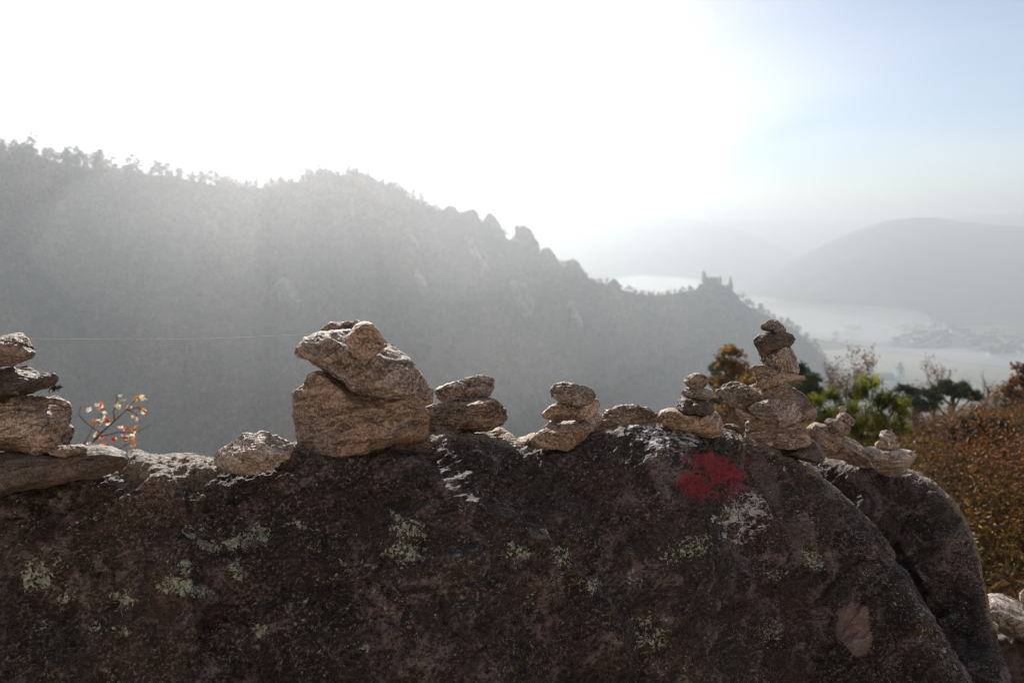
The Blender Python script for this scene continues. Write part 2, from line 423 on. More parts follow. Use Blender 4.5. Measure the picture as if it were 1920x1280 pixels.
def boulder(name, tab, nu, nfront, nback, Lf, Lb, rough=1.0, sculpt=None):
    """tab: px, py, depth, lean, shoulder, slope"""
    T = interp_table(tab, nu)
    C = W(T[:, 0], T[:, 1], T[:, 2])
    # silhouette elevation angle (how steeply the camera looks down on the crest)
    al0 = np.arctan2(-C[:, 2], np.hypot(C[:, 0], C[:, 1]))
    sf = Lf * np.linspace(0, 1, nfront) ** 1.25
    sb = Lb * np.linspace(0, 1, nback)[1:] ** 1.6
    sh, slope = T[:, 4], np.radians(T[:, 5])
    tw = -C.copy(); tw[:, 2] = 0; tw /= np.linalg.norm(tw, axis=1)[:, None]
    side = np.stack([tw[:, 1], -tw[:, 0], np.zeros(nu)], 1)     # to the left in the picture
    def march(svals, sign):
        P = [C.copy()]; prev = 0
        for s in svals[(1 if sign > 0 else 0):]:
            ds = s - prev; prev = s
            if sign > 0:
                a = -al0 + (slope + al0) * sstep(0, 1, s / (sh * 1.6))
                a = a + np.radians(10) * sstep(0.3, 0.9, s)
                dirv = tw * np.cos(a)[:, None] - np.array([0, 0, 1]) * np.sin(a)[:, None]
                dirv = dirv + side * (T[:, 3] * np.sin(np.maximum(a, 0)))[:, None]
            else:
                a = al0 + (np.radians(78) - al0) * sstep(0, 1, s / (sh * 1.5))
                dirv = -tw * np.cos(a)[:, None] - np.array([0, 0, 1]) * np.sin(a)[:, None]
            P.append(P[-1] + dirv * ds)
        return P
    front = march(sf, 1)
    back = march(sb, -1)[1:][::-1]
    rows = np.stack(back + front, 1)          # nu x nv x 3
    nv = rows.shape[1]; V = rows.reshape(-1, 3)
    Fq = gridF(nu, nv)
    N = vnormals(V, Fq)
    mid = N[(nu // 2) * nv + len(back) + nfront // 2]
    if mid[1] > 0: Fq = Fq[:, ::-1]; N = -N
    px, py, dd = proj(V)
    # big facets, lumps and foliation
    rot = np.array(Euler((0.3, 0.6, 0.2)).to_matrix())
    Q = V @ rot.T
    disp = 0.085 * rough * fbm(V * 2.3 + 3, 3)
    disp += 0.034 * rough * (fbm(Q * np.array([4, 9, 14]) + 9, 4, 0.55))
    disp += 0.015 * rough * fbm(Q * np.array([10, 18, 30]), 4, 0.6, True)
    ph = Q[:, 2] * 9 + 1.6 * fbm(Q * 3 + 60, 3); fr_ = ph - np.floor(ph)
    disp += 0.011 * rough * (np.where(fr_ < .85, fr_ / .85, (1 - fr_) / .15) - .5) * sstep(-.1, .4, fbm(V * 3.5 + 80, 2))
    cr1 = np.abs(fbm(Q * np.array([1.0, 2.2, 3.6]) + 21, 3, .4)); disp -= 0.006 * rough * np.exp(-(cr1 / .010) ** 2) * sstep(0, .3, fbm(V * 2 + 7, 2) + .1)
    disp += 0.0038 * rough * fbm(Q * np.array([50, 60, 95]) + 5, 4, 0.65)
    disp += 0.0022 * rough * fbm(V * 190, 2, 0.6, True)
    crest_guard = 1 - 0.85 * np.exp(-((py - np.repeat(T[:, 1], nv)) / 24.0) ** 2)
    disp *= crest_guard
    top = sstep(0.30, 0.04, np.abs(np.tile(np.concatenate([-sb[::-1], sf]), nu))) if False else 0
    disp += 0.011 * rough * fbm(Q * np.array([22, 26, 44]) + 12, 4, .6, True) * np.exp(-((py - np.repeat(T[:, 1], nv)) / 40.0) ** 2)
    if sculpt is not None: disp = disp + sculpt(px, py, V)
    V = V + N * disp[:, None]
    return V, Fq, px, py, nu, nv

def seg_dist(px, py, pts):
    """signed (right-hand side positive) distance in photo pixels to a polyline, and the position along it"""
    best = np.full(px.shape, 1e9); sg = np.zeros(px.shape); along = np.zeros(px.shape)
    pts = np.array(pts, float); L = 0; tot = np.hypot(*np.diff(pts, axis=0).T).sum()
    for a, b in zip(pts[:-1], pts[1:]):
        ab = b - a; l = np.hypot(*ab)
        t = np.clip(((px - a[0]) * ab[0] + (py - a[1]) * ab[1]) / l ** 2, 0, 1)
        dx = px - a[0] - t * ab[0]; dy = py - a[1] - t * ab[1]
        d = np.hypot(dx, dy); m = d < best
        best[m] = d[m]; sg[m] = np.sign(ab[0] * dy - ab[1] * dx)[m]; along[m] = (L + t * l)[m] / tot
        L += l
    return best * sg, along

def blobs(px, py, lst):
    """soft mask from ellipses: (cx, cy, rx, ry, angle deg, strength)"""
    o = np.zeros(px.shape)
    for cx, cy, rx, ry, ang, st in lst:
        c, s = math.cos(R(ang)), math.sin(R(ang))
        u = ((px - cx) * c + (py - cy) * s) / rx; v = (-(px - cx) * s + (py - cy) * c) / ry
        o = np.maximum(o, st * (1 - sstep(0.45, 1.35, np.hypot(u, v))))
    return o

def sculpt_main(px, py, V):
    o = np.zeros(px.shape)
    # long diagonal ridge
    d, al = seg_dist(px, py, [(700, 850), (790, 880), (850, 945), (930, 985), (1000, 1030), (1080, 1090), (1130, 1150), (1190, 1290)])
    env = sstep(0, .12, al) * (1 - sstep(0.8, 1, al))
    o += 0.024 * env * np.where(d > 0, np.exp(-np.abs(d) / 130), np.exp(-(d / 16.0) ** 2) * 1.0)
    # lit spur on the left
    d, al = seg_dist(px, py, [(255, 872), (300, 905), (330, 930), (352, 965)])
    o += 0.016 * np.exp(-(d / 22.0) ** 2) * (1 - sstep(0.6, 1, al))
    d, al = seg_dist(px, py, [(500, 880), (545, 885), (575, 862), (640, 850)])
    o -= 0.008 * np.exp(-(d / 12.0) ** 2)
    # notch between the two humps behind the fourth cairn
    d, al = seg_dist(px, py, [(1050, 842), (1110, 826), (1180, 816), (1240, 812)])
    o += 0.012 * np.exp(-(d / 12.0) ** 2)
    # shallow steps on the right face
    d, al = seg_dist(px, py, [(1230, 1180), (1330, 1140), (1440, 1080), (1500, 1030)])
    o += 0.014 * np.where(d < 0, np.exp(-np.abs(d) / 70), np.exp(-(d / 10) ** 2)) * sstep(0, .2, al) * (1 - sstep(.8, 1, al))
    d, al = seg_dist(px, py, [(1000, 850), (1090, 930), (1180, 1060), (1220, 1200), (1230, 1290)])
    o -= 0.010 * np.exp(-np.abs(d) / 30)
    # lower left hollow
    d, al = seg_dist(px, py, [(380, 1120), (520, 1090), (640, 1080), (700, 1130)])
    o += 0.012 * np.where(d < 0, np.exp(-np.abs(d) / 60), np.exp(-(d / 14) ** 2))
    # crack on the right corner
    d, al = seg_dist(px, py, [(1684, 1045), (1676, 1085), (1640, 1120), (1590, 1135)])
    o -= 0.012 * np.exp(-(d / 7.0) ** 2)
    return o

MAIN = [  # px, py, depth, lean, shoulder, slope
    (-420, 990, 1.08, 0, .10, 72), (-200, 950, 1.12, 0, .10, 72), (0, 918, 1.16, 0, .11, 71), (100, 902, 1.19, 0, .12, 69),
    (190, 882, 1.21, 0, .15, 67), (250, 872, 1.23, 0, .20, 66), (300, 866, 1.24, 0, .24, 65), (345, 858, 1.25, 0, .24, 64),
    (385, 867, 1.26, 0, .20, 63), (430, 876, 1.27, 0, .16, 62), (480, 868, 1.28, 0, .15, 61), (540, 838, 1.31, 0, .16, 57),
    (600, 838, 1.32, 0, .15, 57), (700, 828, 1.33, 0, .14, 56), (800, 810, 1.35, 0, .15, 55), (850, 806, 1.36, 0, .16, 55),
    (900, 816, 1.37, 0, .15, 55), (950, 831, 1.38, 0, .13, 55), (1000, 838, 1.39, 0, .12, 55), (1050, 843, 1.40, 0, .12, 55),
    (1100, 828, 1.43, 0, .13, 54), (1160, 814, 1.46, 0, .14, 53), (1235, 806, 1.49, 0, .15, 52), (1300, 806, 1.53, 0, .15, 52),
    (1350, 809, 1.57, 0, .16, 52), (1400, 820, 1.60, .1, .14, 53), (1440, 838, 1.62, .15, .13, 54), (1490, 864, 1.63, .2, .12, 55),
    (1540, 897, 1.62, .3, .11, 56), (1590, 940, 1.60, .4, .10, 57), (1640, 988, 1.58, .5, .10, 58), (1675, 1035, 1.55, .6, .09, 60),
    (1715, 1110, 1.50, .7, .09, 62), (1775, 1215, 1.42, .7, .09, 64), (1850, 1340, 1.34, .7, .09, 66), (1980, 1520, 1.2, .6, .09, 68)]
bV, bF, bpx, bpy_, nu, nv = boulder('boulder', MAIN, 1250, 430, 60, 1.05, 0.9, sculpt=sculpt_main)
lich = blobs(bpx, bpy_, [
    (365, 985, 26, 22, 30, .42), (400, 1020, 30, 14, 20, .40), (450, 1015, 42, 18, -15, .44), (490, 1000, 26, 24, 0, .42), (345, 1060, 30, 16, -20, .42),
    (335, 1100, 60, 20, 5, .46), (290, 1105, 26, 14, 0, .40), (440, 1070, 24, 26, 0, .38), (380, 1110, 24, 12, 0, .38),
    (60, 1085, 40, 30, 0, .42), (55, 1060, 28, 20, 0, .30), (110, 1125, 26, 12, -20, .34), (210, 1130, 26, 22, 0, .36), (215, 1185, 22, 14, 0, .32),
    (65, 1178, 16, 12, 0, .30), (165, 1180, 30, 12, 0, .28), (562, 985, 18, 10, 20, .36), (745, 970, 20, 12, 30, .38), (775, 1000, 42, 26, 0, .36),
    (770, 1045, 46, 24, 0, .36), (700, 1062, 14, 8, 0, .34), (705, 1100, 26, 12, 0, .30), (495, 1180, 22, 16, 0, .34), (930, 1045, 30, 20, 30, .30),
    (990, 1010, 20, 8, 20, .36), (1030, 1050, 30, 22, 0, .34), (1100, 1100, 40, 18, 10, .26), (1270, 1030, 40, 26, -15, .34), (1230, 1050, 30, 20, 0, .26),
    (1510, 1045, 34, 16, 30, .38), (1430, 1070, 26, 12, 0, .30), (1215, 1190, 46, 40, 60, .30), (1500, 970, 26, 16, 20, .24), (1350, 960, 26, 18, 0, .36),
    (1180, 1090, 20, 24, 0, .26), (1440, 1180, 30, 30, 0, .24), (890, 930, 10, 8, 0, .2), (690, 1215, 14, 8, 0, .28)])
lich = np.maximum(lich, 0.03 + 0.22 * fbm(bV * 5 + 40, 3))
def lit_crest_mask(px, py, tab, h):
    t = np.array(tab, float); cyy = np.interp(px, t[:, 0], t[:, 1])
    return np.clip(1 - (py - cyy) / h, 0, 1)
hh = np.interp(bpx, [0, 180, 240, 300, 360, 430, 500, 620, 720, 800, 860, 1000, 1100, 1300, 1420, 1700], [24, 26, 60, 110, 90, 45, 55, 26, 26, 45, 22, 22, 20, 20, 22, 16])  # height of the pale band, wider where the crest should look sunlit
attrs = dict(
    crest=lit_crest_mask(bpx, bpy_, MAIN[:30], hh) * .95,
    lichen=lich,
    white=blobs(bpx, bpy_, [(1245, 838, 66, 26, 0, .44), (1385, 965, 52, 44, 30, .42), (1370, 1000, 60, 26, 0, .34), (1215, 832, 46, 12, 20, .42), (1270, 836, 40, 18, -20, .52), (1240, 862, 12, 18, -40, .40), (1395, 935, 22, 18, 40, .50),
                            (1375, 960, 36, 12, 50, .40), (1350, 985, 50, 16, 12, .40), (1410, 975, 26, 14, 50, .36), (1345, 1015, 22, 7, 0, .30),
                            (1175, 1035, 12, 26, -25, .16), (1300, 822, 28, 10, 0, .26)]),
    red=blobs(bpx, bpy_, [(1305, 895, 70, 46, 20, .36), (1330, 900, 60, 40, 0, .40), (1335, 880, 66, 26, 12, .80), (1278, 915, 34, 38, -10, .66), (1390, 868, 34, 24, -20, .30), (1370, 912, 26, 14, 10, .62),
                          (1400, 850, 26, 16, 0, .22), (1310, 935, 20, 14, 0, .36)]),
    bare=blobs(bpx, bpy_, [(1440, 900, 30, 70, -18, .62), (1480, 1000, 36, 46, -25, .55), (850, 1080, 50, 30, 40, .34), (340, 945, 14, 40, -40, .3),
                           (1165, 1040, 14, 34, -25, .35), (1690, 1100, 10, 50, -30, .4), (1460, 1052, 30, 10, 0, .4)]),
    pale=blobs(bpx, bpy_, [(1594, 1165, 42, 44, -18, 1.0), (1612, 1196, 28, 36, -10, 1.0), (205, 1085, 13, 12, 0, .62), (1000, 1178, 10, 13, 0, .56)]))
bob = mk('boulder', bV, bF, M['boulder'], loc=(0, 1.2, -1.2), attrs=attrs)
tag(bob, 'huge dark lichen-covered boulder filling the foreground, with worn red and white paint', 'boulder', kind='thing')

REAR = [
    (1330, 850, 2.10, 0, .13, 50), (1430, 852, 2.10, 0, .13, 50), (1500, 858, 2.08, 0, .14, 48), (1560, 868, 2.06, 0, .15, 48), (1640, 880, 2.02, 0, .15, 50),
    (1700, 888, 1.98, .2, .13, 54), (1735, 904, 1.95, .5, .11, 58), (1775, 940, 1.90, .8, .10, 62), (1803, 985, 1.86, .9, .10, 64), (1822, 1035, 1.82, .9, .10, 66),
    (1832, 1090, 1.78, .9, .10, 68), (1848, 1170, 1.70, .9, .10, 70), (1878, 1280, 1.60, .8, .10, 72), (1930, 1420, 1.50, .8, .1, 74), (2020, 1600, 1.4, .8, .1, 76)]
def sculpt_rear(px, py, V):
    o = np.zeros(px.shape)
    d, al = seg_dist(px, py, [(1600, 960), (1680, 1010), (1730, 1080), (1760, 1160), (1820, 1290)])
    o += 0.03 * np.where(d < 0, np.exp(-np.abs(d) / 60), np.exp(-(d / 14) ** 2))
    d, al = seg_dist(px, py, [(1690, 1040), (1720, 1090), (1760, 1150)])
    o -= 0.01 * np.exp(-(d / 8) ** 2)
    return o
rV, rF, rpx, rpy, _, _ = boulder('rear', REAR, 800, 420, 50, 1.5, 1.1, sculpt=sculpt_rear)
ra = dict(crest=lit_crest_mask(rpx, rpy, REAR[:12], 26.0) * .8, lichen=0.03 + 0.22 * fbm(rV * 6 + 40, 3),
          white=np.zeros(len(rV)), red=np.zeros(len(rV)),
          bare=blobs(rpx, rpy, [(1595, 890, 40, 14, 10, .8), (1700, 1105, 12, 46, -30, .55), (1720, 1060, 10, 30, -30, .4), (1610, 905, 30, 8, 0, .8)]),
          pale=np.zeros(len(rV)))
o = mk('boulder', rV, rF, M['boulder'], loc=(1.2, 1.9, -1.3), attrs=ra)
tag(o, 'rounded dark boulder behind the painted one, carrying two little cairns at the right', 'boulder')

def surf_depth(px, py, which=0, rad=5):
    P = (bV, rV)[which]
    a, b, d = proj(P)
    m = (np.hypot(a - px, b - py) < rad) & (d > 0)
    return float(d[m].min()) if m.any() else 1.3

# ------------------------------------------------------------------ stones
_ico = {}
def ico(level):
    if level not in _ico:
        bm = bmesh.new(); bmesh.ops.create_icosphere(bm, subdivisions=level, radius=1)
        _ico[level] = (np.array([v.co[:] for v in bm.verts]), np.array([[v.index for v in f.verts] for f in bm.faces]))
        bm.free()
    return _ico[level]

def stone_mesh(poly, depth, thick, seed, level=6, p=2.25, cuts=7, strata=0.6, sang=10, rough=1.0, faces=None):
    """closed rock whose outline seen from the front follows poly (photo pixels) at a depth"""
    r = np.random.default_rng(seed)
    poly = np.array(poly, float)
    x = (poly[:, 0] - 960) / F * depth; z = -(poly[:, 1] - 640) / F * depth
    x2, z2 = np.roll(x, -1), np.roll(z, -1)
    cr = x * z2 - x2 * z; A = cr.sum() / 2
    cx = ((x + x2) * cr).sum() / (6 * A); cz = ((z + z2) * cr).sum() / (6 * A)
    Rm = math.sqrt(abs(A) / math.pi)
    th = np.linspace(-np.pi, np.pi, 721)[:-1]
    dx, dz = np.cos(th), np.sin(th)
    ax, az, bx, bz = x - cx, z - cz, x2 - cx, z2 - cz
    rr = np.zeros(len(th))
    for i in range(len(x)):
        ex, ez = bx[i] - ax[i], bz[i] - az[i]
        den = dx * ez - dz * ex
        den = np.where(np.abs(den) < 1e-12, 1e-12, den)
        t = (ax[i] * ez - az[i] * ex) / den
        u = (ax[i] * dz - az[i] * dx) / den
        ok = (t > 0) & (u >= -1e-9) & (u <= 1 + 1e-9)
        rr = np.where(ok & (t > rr), t, rr)
    rr = np.where(rr <= 0, Rm * .5, rr)
    k = 9; w = np.hanning(k + 2)[1:-1]; w /= w.sum()
    rr = np.convolve(np.pad(rr, k // 2, mode='wrap'), w, 'valid')
    D, Fi = ico(level)
    s = np.hypot(D[:, 0], D[:, 2]); ang = np.arctan2(D[:, 2], D[:, 0])
    rad = np.interp(ang, np.concatenate([th, [np.pi]]), np.concatenate([rr, [rr[0]]]))
    kk = 1 / (s ** p + np.abs(D[:, 1]) ** p) ** (1 / p)
    T = thick if thick else 0.8 * (x.max() - x.min()) / 2
    # radius relaxes to the mean towards the front pole so the face is not a cone
    mixr = sstep(0.0, 0.5, s)
    rad = rad * mixr + rr.min() * 1.0 * (1 - mixr)
    V = D * kk[:, None]
    cuts += 3
    planes = [tuple(q) for q in (faces or [])]
    for c in range(cuts):
        n = r.normal(size=3); n[1] = -abs(n[1]) * 1.2 - 0.8 if c % 3 else abs(n[1]) + .6
        planes.append((*n, r.uniform(0.56, 0.80)))
    for (nx, ny, nz, fr) in planes:
        n = np.array([nx, ny, nz]); n /= np.linalg.norm(n)
        h = V @ n; lim = h.max() * fr
        V = V - np.maximum(h - lim, 0)[:, None] * n * 0.96
    V = np.stack([V[:, 0] * rad, V[:, 1] * T, V[:, 2] * rad], 1)
    N = vnormals(V, Fi)
    if (N * V).sum() < 0: N = -N; Fi = Fi[:, ::-1]
    o = r.uniform(0, 50, 3)
    U = V / Rm
    a = R(sang) + r.normal() * 0.1
    rot = np.array([[math.cos(a), 0, math.sin(a)], [0.15, 1, 0.1], [-math.sin(a), 0.25, math.cos(a)]])
    Q = U @ rot.T
    edge = 0.6 + 0.4 * np.abs(N[:, 1])           # protect the traced outline a little
    d = 0.055 * fbm(U * 1.4 + o, 3)
    d += 0.13 * strata * (fbm(Q * np.array([1.1, 1.3, 4.8]) + o, 5, 0.62))
    ph = Q[:, 2] * 3.4 + 1.5 * fbm(Q * np.array([.8, .8, 1.2]) + o + 9, 3)
    fr_ = ph - np.floor(ph)
    led = np.where(fr_ < .82, fr_ / .82, (1 - fr_) / .18)
    d += 0.115 * strata * (led - .5) * sstep(-.25, .35, fbm(U * 1.7 + o + 30, 2))
    d += 0.065 * strata * fbm(Q * np.array([1.9, 2.6, 10.0]) + o, 3, 0.65, True)
    d += 0.070 * fbm(U * 4.5 + o, 4, 0.65, True)
    d += 0.022 * fbm(U * 20 + o, 3, 0.7)
    V = V + N * (d * Rm * rough * edge)[:, None]
    # to the world: built in the camera's upright plane
    yb = V[:, 1]
    wx = V[:, 0]; wy = yb * CT + V[:, 2] * ST; wz = V[:, 2] * CT - yb * ST
    c0 = W(960 + cx / depth * F, 640 - cz / depth * F, depth)
    ax_ = c0 / np.linalg.norm(c0); ax_[2] *= .62; ax_ /= np.linalg.norm(ax_)
    G = np.stack([wx, V[:, 2] * ST, V[:, 2] * CT], 1) + yb[:, None] * ax_
    return G, Fi, c0, Rm

def cropped(pts, ox, oy, s): return [(ox + a / s, oy + b / s) for a, b in pts]
B_ = lambda *p: cropped(p, 370, 580, 4.0)
C_ = lambda *p: cropped(p, 780, 680, 4.174)
D_ = lambda *p: cropped(p, 1220, 580, 4.268)
E_ = lambda *p: cropped(p, 1480, 640, 4.3636)
_seed = [100]
def stone(poly, depth, mat, label, group, thick=None, name='stone', cat='stone', **kw):
    _seed[0] += 1
    seed = kw.pop('seed', _seed[0])
    depth = depth + [0, -.012, .012, -.005, .01][_seed[0] % 5]
    V, Fi, c0, Rm = stone_mesh(poly, depth, thick, seed, **kw)
    r2 = np.random.default_rng(seed + 900)
    e = Euler((r2.normal() * .25, -R(kw.get('sang', 10)) * -1.0 + r2.normal() * .1, r2.normal() * .3))
    V = V @ np.array(e.to_matrix())
    o = mk(name, V, Fi, M[mat]); o.location = c0; o.rotation_euler = e
    tag(o, label, cat, group)
    return o

# --- left cairn
g = 'stones of the cairn cut off by the left edge'
dL = surf_depth(60, 925) - 0.01
stone([(0, 850), (28, 851), (67, 854), (98, 853), (141, 853), (163, 841), (183, 836), (202, 837), (225, 846), (238, 851), (231, 867), (214, 878), (186, 887),
       (141, 896), (84, 910), (28, 925), (0, 931), (-80, 945), (-180, 940), (-200, 880), (-120, 855)], dL, 'stone_dark',
      'long flat dark slab at the bottom of the cairn at the left edge', g, thick=.13, sang=-8, strata=.9, rough=.7)
stone([(0, 747), (17, 745), (37, 742), (56, 745), (84, 746), (112, 747), (141, 749), (163, 750), (173, 760), (175, 774), (169, 788), (166, 813), (155, 826), (143, 836),
       (125, 838), (100, 848), (79, 852), (62, 849), (28, 842), (0, 846), (-60, 855), (-140, 850), (-160, 800), (-140, 765), (-60, 750)], dL - .0, 'stone_tan',
      'thick banded brown block in the middle of the cairn at the left edge', g, thick=.10, p=2.4, sang=-3, strata=1.1, rough=.8)
stone([(90, 843), (107, 836), (135, 835), (157, 834), (164, 840), (160, 848), (146, 856), (112, 857), (94, 853)], dL - .05, 'stone_mid',
      'small flat wedge stone squeezed above the bottom slab of the left cairn', g, thick=.03, level=5)
stone([(0, 690), (17, 687), (34, 685), (45, 686), (73, 687), (96, 690), (112, 692), (127, 694), (135, 703), (129, 711), (112, 716), (96, 724), (84, 737), (65, 745),
       (42, 746), (0, 751), (-60, 757), (-120, 747), (-140, 715), (-80, 695)], dL, 'stone_dark',
      'dark pointed flat stone, second from the top of the left cairn', g, thick=.09, sang=-4, strata=.9, rough=.8)
stone([(0, 634), (17, 628), (31, 625), (41, 626), (51, 635), (58, 646), (67, 660), (63, 668), (51, 675), (34, 686), (17, 690), (0, 694), (-40, 700), (-75, 690), (-85, 665),
       (-60, 645), (-30, 638)], dL, 'stone_mid', 'topmost brown stone of the cairn at the left edge', g, thick=.07, p=2.4, sang=20)

# --- lone stone
dS = surf_depth(455, 880) - .03
stone(B_((78, 1050), (110, 1020), (200, 985), (330, 945), (450, 915), (520, 895), (560, 900), (600, 950), (650, 985), (700, 1000), (712, 1040), (690, 1085), (640, 1130),
         (560, 1185), (450, 1215), (330, 1225), (200, 1195), (100, 1160), (82, 1105)), dS, 'stone_grey',
      'single pale angular stone lying on the boulder left of the biggest cairn', 'loose stones on the boulder', thick=.062, sang=25, strata=1.0, cuts=9, seed=31)

# --- biggest cairn
g = 'stones of the biggest cairn'
dB = surf_depth(640, 866) + .03
stone(B_((700, 640), (750, 600), (800, 560), (850, 480), (900, 468), (960, 480), (1000, 500), (1100, 540), (1200, 590), (1300, 640), (1450, 680), (1600, 695), (1705, 715),
         (1735, 780), (1750, 900), (1772, 960), (1755, 1005), (1700, 1020), (1600, 1025), (1500, 1050), (1400, 1070), (1250, 1095), (1100, 1115), (950, 1140), (870, 1130),
         (800, 1075), (745, 1005), (720, 870), (698, 750)), dB, 'stone_tan',
      'biggest block-shaped tan stone, base of the biggest cairn', g, thick=.13, p=2.4, cuts=3, sang=-14, strata=.85, rough=.6, level=7, seed=5, faces=[(-.72, -.62, .05, .56), (.25, -.95, .12, .66), (.1, -.55, .8, .62), (.2, -.6, -.75, .72)])
stone(B_((716, 318), (760, 270), (810, 225), (880, 190), (940, 175), (1050, 165), (1200, 170), (1390, 215), (1480, 270), (1560, 350), (1640, 440), (1700, 540), (1754, 612),
         (1742, 690), (1690, 715), (1600, 740), (1450, 735), (1300, 695), (1180, 650), (1080, 580), (1000, 512), (920, 478), (860, 415), (790, 370), (735, 345)), dB - .005, 'stone_grey',
      'tilted slab with a pointed left end on the base block of the biggest cairn', g, thick=.115, p=2.6, cuts=3, sang=-32, strata=1.1, rough=.7, level=7, seed=8, faces=[(.35, -.55, .75, .5), (-.15, -.8, -.55, .62), (.6, -.7, -.1, .7)])
stone(B_((928, 150), (1000, 98), (1100, 95), (1200, 88), (1225, 100), (1200, 150), (1160, 200), (1110, 245), (1050, 225), (940, 225), (926, 185)), dB + .02, 'stone_mid',
      'small dark flat flake beside the round stone on top of the biggest cairn', g, thick=.035, level=6, sang=5, strata=1)
stone(B_((1105, 215), (1150, 165), (1190, 110), (1250, 93), (1310, 105), (1360, 160), (1387, 220), (1397, 290), (1350, 335), (1280, 370), (1220, 373), (1160, 335), (1118, 265)),
      dB - .095, 'stone_tan', 'small round rough stone on top of the biggest cairn', g, thick=.037, p=2.3, cuts=4, strata=.2, seed=12)

# --- third cairn
g = 'stones of the two-stone cairn right of the biggest one'
dC = surf_depth(870, 810) + .04
stone(C_((30, 345), (100, 338), (180, 325), (290, 325), (420, 318), (500, 290), (570, 285), (620, 300), (660, 335), (682, 370), (707, 430), (680, 475), (620, 515), (560, 548),
         (480, 555), (380, 545), (250, 540), (110, 540), (40, 520), (20, 430)), dC, 'stone_mid',
      'lower folded brown stone of the cairn right of the biggest one', g, thick=.065, p=2.4, sang=6, strata=1.2, cuts=6, seed=21)
stone(C_((152, 210), (200, 185), (270, 155), (330, 140), (420, 120), (530, 103), (580, 116), (614, 135), (608, 220), (590, 250), (530, 285), (430, 340), (340, 342), (230, 322),
         (188, 285), (158, 240)), dC, 'stone_grey', 'upper wedge-shaped stone of the cairn right of the biggest one', g, thick=.05, sang=22, strata=1.1, cuts=8, seed=23)
stone(C_((540, 570), (590, 515), (640, 498), (700, 528), (760, 568), (795, 600), (800, 640), (720, 660), (620, 640)), dC + .07, 'stone_tan',
      'low pale stone half hidden behind the crest between two cairns', 'loose stones on the boulder', thick=.04, level=5)

# --- fourth cairn
g = 'stones of the cairn in the middle of the crest'
dD = surf_depth(1060, 838) + .02
stone(C_((925, 540), (955, 485), (1020, 448), (1150, 448), (1250, 440), (1350, 425), (1420, 395), (1452, 400), (1442, 470), (1405, 535), (1200, 580), (1000, 580)), dD + .03, 'stone_grey',
      'broad pale slab above the base stone of the middle cairn', g, thick=.055, sang=12, strata=.8)
stone(C_((880, 615), (930, 560), (1060, 495), (1200, 488), (1380, 500), (1397, 540), (1350, 605), (1290, 655), (1170, 680), (1060, 672), (950, 662)), dD - .015, 'stone_tan',
      'rounded base stone at the front of the middle cairn', g, thick=.05, p=2.4, sang=15, strata=.7, seed=41)
stone(C_((785, 600), (860, 565), (930, 548), (975, 600), (910, 650), (800, 645)), dD + .04, 'stone_tan',
      'small flat stone poking out at the left foot of the middle cairn', g, thick=.03, level=5)
stone(C_((988, 398), (1050, 340), (1130, 305), (1230, 322), (1330, 318), (1400, 285), (1432, 300), (1442, 330), (1420, 392), (1380, 424), (1250, 446), (1120, 450), (1040, 444),
         (998, 424)), dD, 'stone_tan', 'smooth orange-tan stone, second from the top of the middle cairn', g, thick=.05, p=2.4, sang=8, strata=.4, cuts=5)
stone(C_((1050, 215), (1080, 175), (1160, 152), (1230, 165), (1300, 175), (1380, 205), (1402, 240), (1402, 278), (1360, 318), (1280, 338), (1200, 325), (1120, 298), (1066, 262)),
      dD, 'stone_grey', 'topmost grey pitted stone of the middle cairn', g, thick=.042, sang=-8, strata=.9, cuts=5, seed=47)

# --- knob of rock
dK = surf_depth(1180, 812) + .10
stone(C_((1330, 640), (1370, 540), (1440, 405), (1500, 378), (1600, 347), (1700, 342), (1800, 365), (1870, 405), (1915, 450), (1950, 540), (1930, 640), (1600, 700)), dK, 'stone_mid',
      'weathered knob of rock rising behind the crest between two cairns', None, name='outcrop', cat='rock', thick=.10, sang=-5, strata=1.3, level=7, rough=1.0)

# --- fifth cairn
g = 'stones of the four-stone cairn beside the tall one'
dE = surf_depth(1310, 818) + .03
stone(D_((60, 850), (80, 810), (140, 786), (200, 792), (260, 815), (350, 838), (440, 850), (520, 823), (557, 860), (577, 930), (570, 995), (500, 1030), (420, 1032), (300, 1010),
         (190, 980), (125, 935), (90, 900)), dE, 'stone_tan', 'wide tilted pale base stone of the four-stone cairn', g, thick=.065, p=2.4, sang=-16, strata=.7, seed=51)
stone(D_((153, 740), (178, 695), (210, 678), (280, 708), (350, 725), (430, 730), (500, 778), (512, 820), (480, 855), (440, 868), (370, 856), (290, 826), (210, 800), (163, 772)),
      dE, 'stone_dark', 'dark flat stone above the base of the four-stone cairn', g, thick=.05, sang=-18, strata=.8)
stone(D_((201, 665), (250, 625), (310, 613), (400, 624), (480, 642), (505, 670), (490, 703), (430, 732), (340, 742), (265, 720)), dE - .005, 'stone_grey',
      'pale flat oval stone under the round top of the four-stone cairn', g, thick=.045, sang=-6, strata=.8, level=5)
stone(D_((263, 570), (280, 520), (330, 503), (400, 508), (450, 540), (462, 590), (432, 624), (370, 634), (298, 616)), dE, 'stone_mid',
      'small round reddish-brown stone on top of the four-stone cairn', g, thick=.027, p=2.6, cuts=4, strata=.2, level=5)
stone(D_((150, 985), (185, 968), (212, 985), (205, 1015), (160, 1012)), dE - .07, 'stone_mid', 'tiny chip under the base of the four-stone cairn', 'loose stones on the boulder',
      thick=.008, level=4)
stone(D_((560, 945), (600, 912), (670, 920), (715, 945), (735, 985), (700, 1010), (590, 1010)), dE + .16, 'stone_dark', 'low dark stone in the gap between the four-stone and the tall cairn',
      'loose stones on the boulder', thick=.03, level=5)

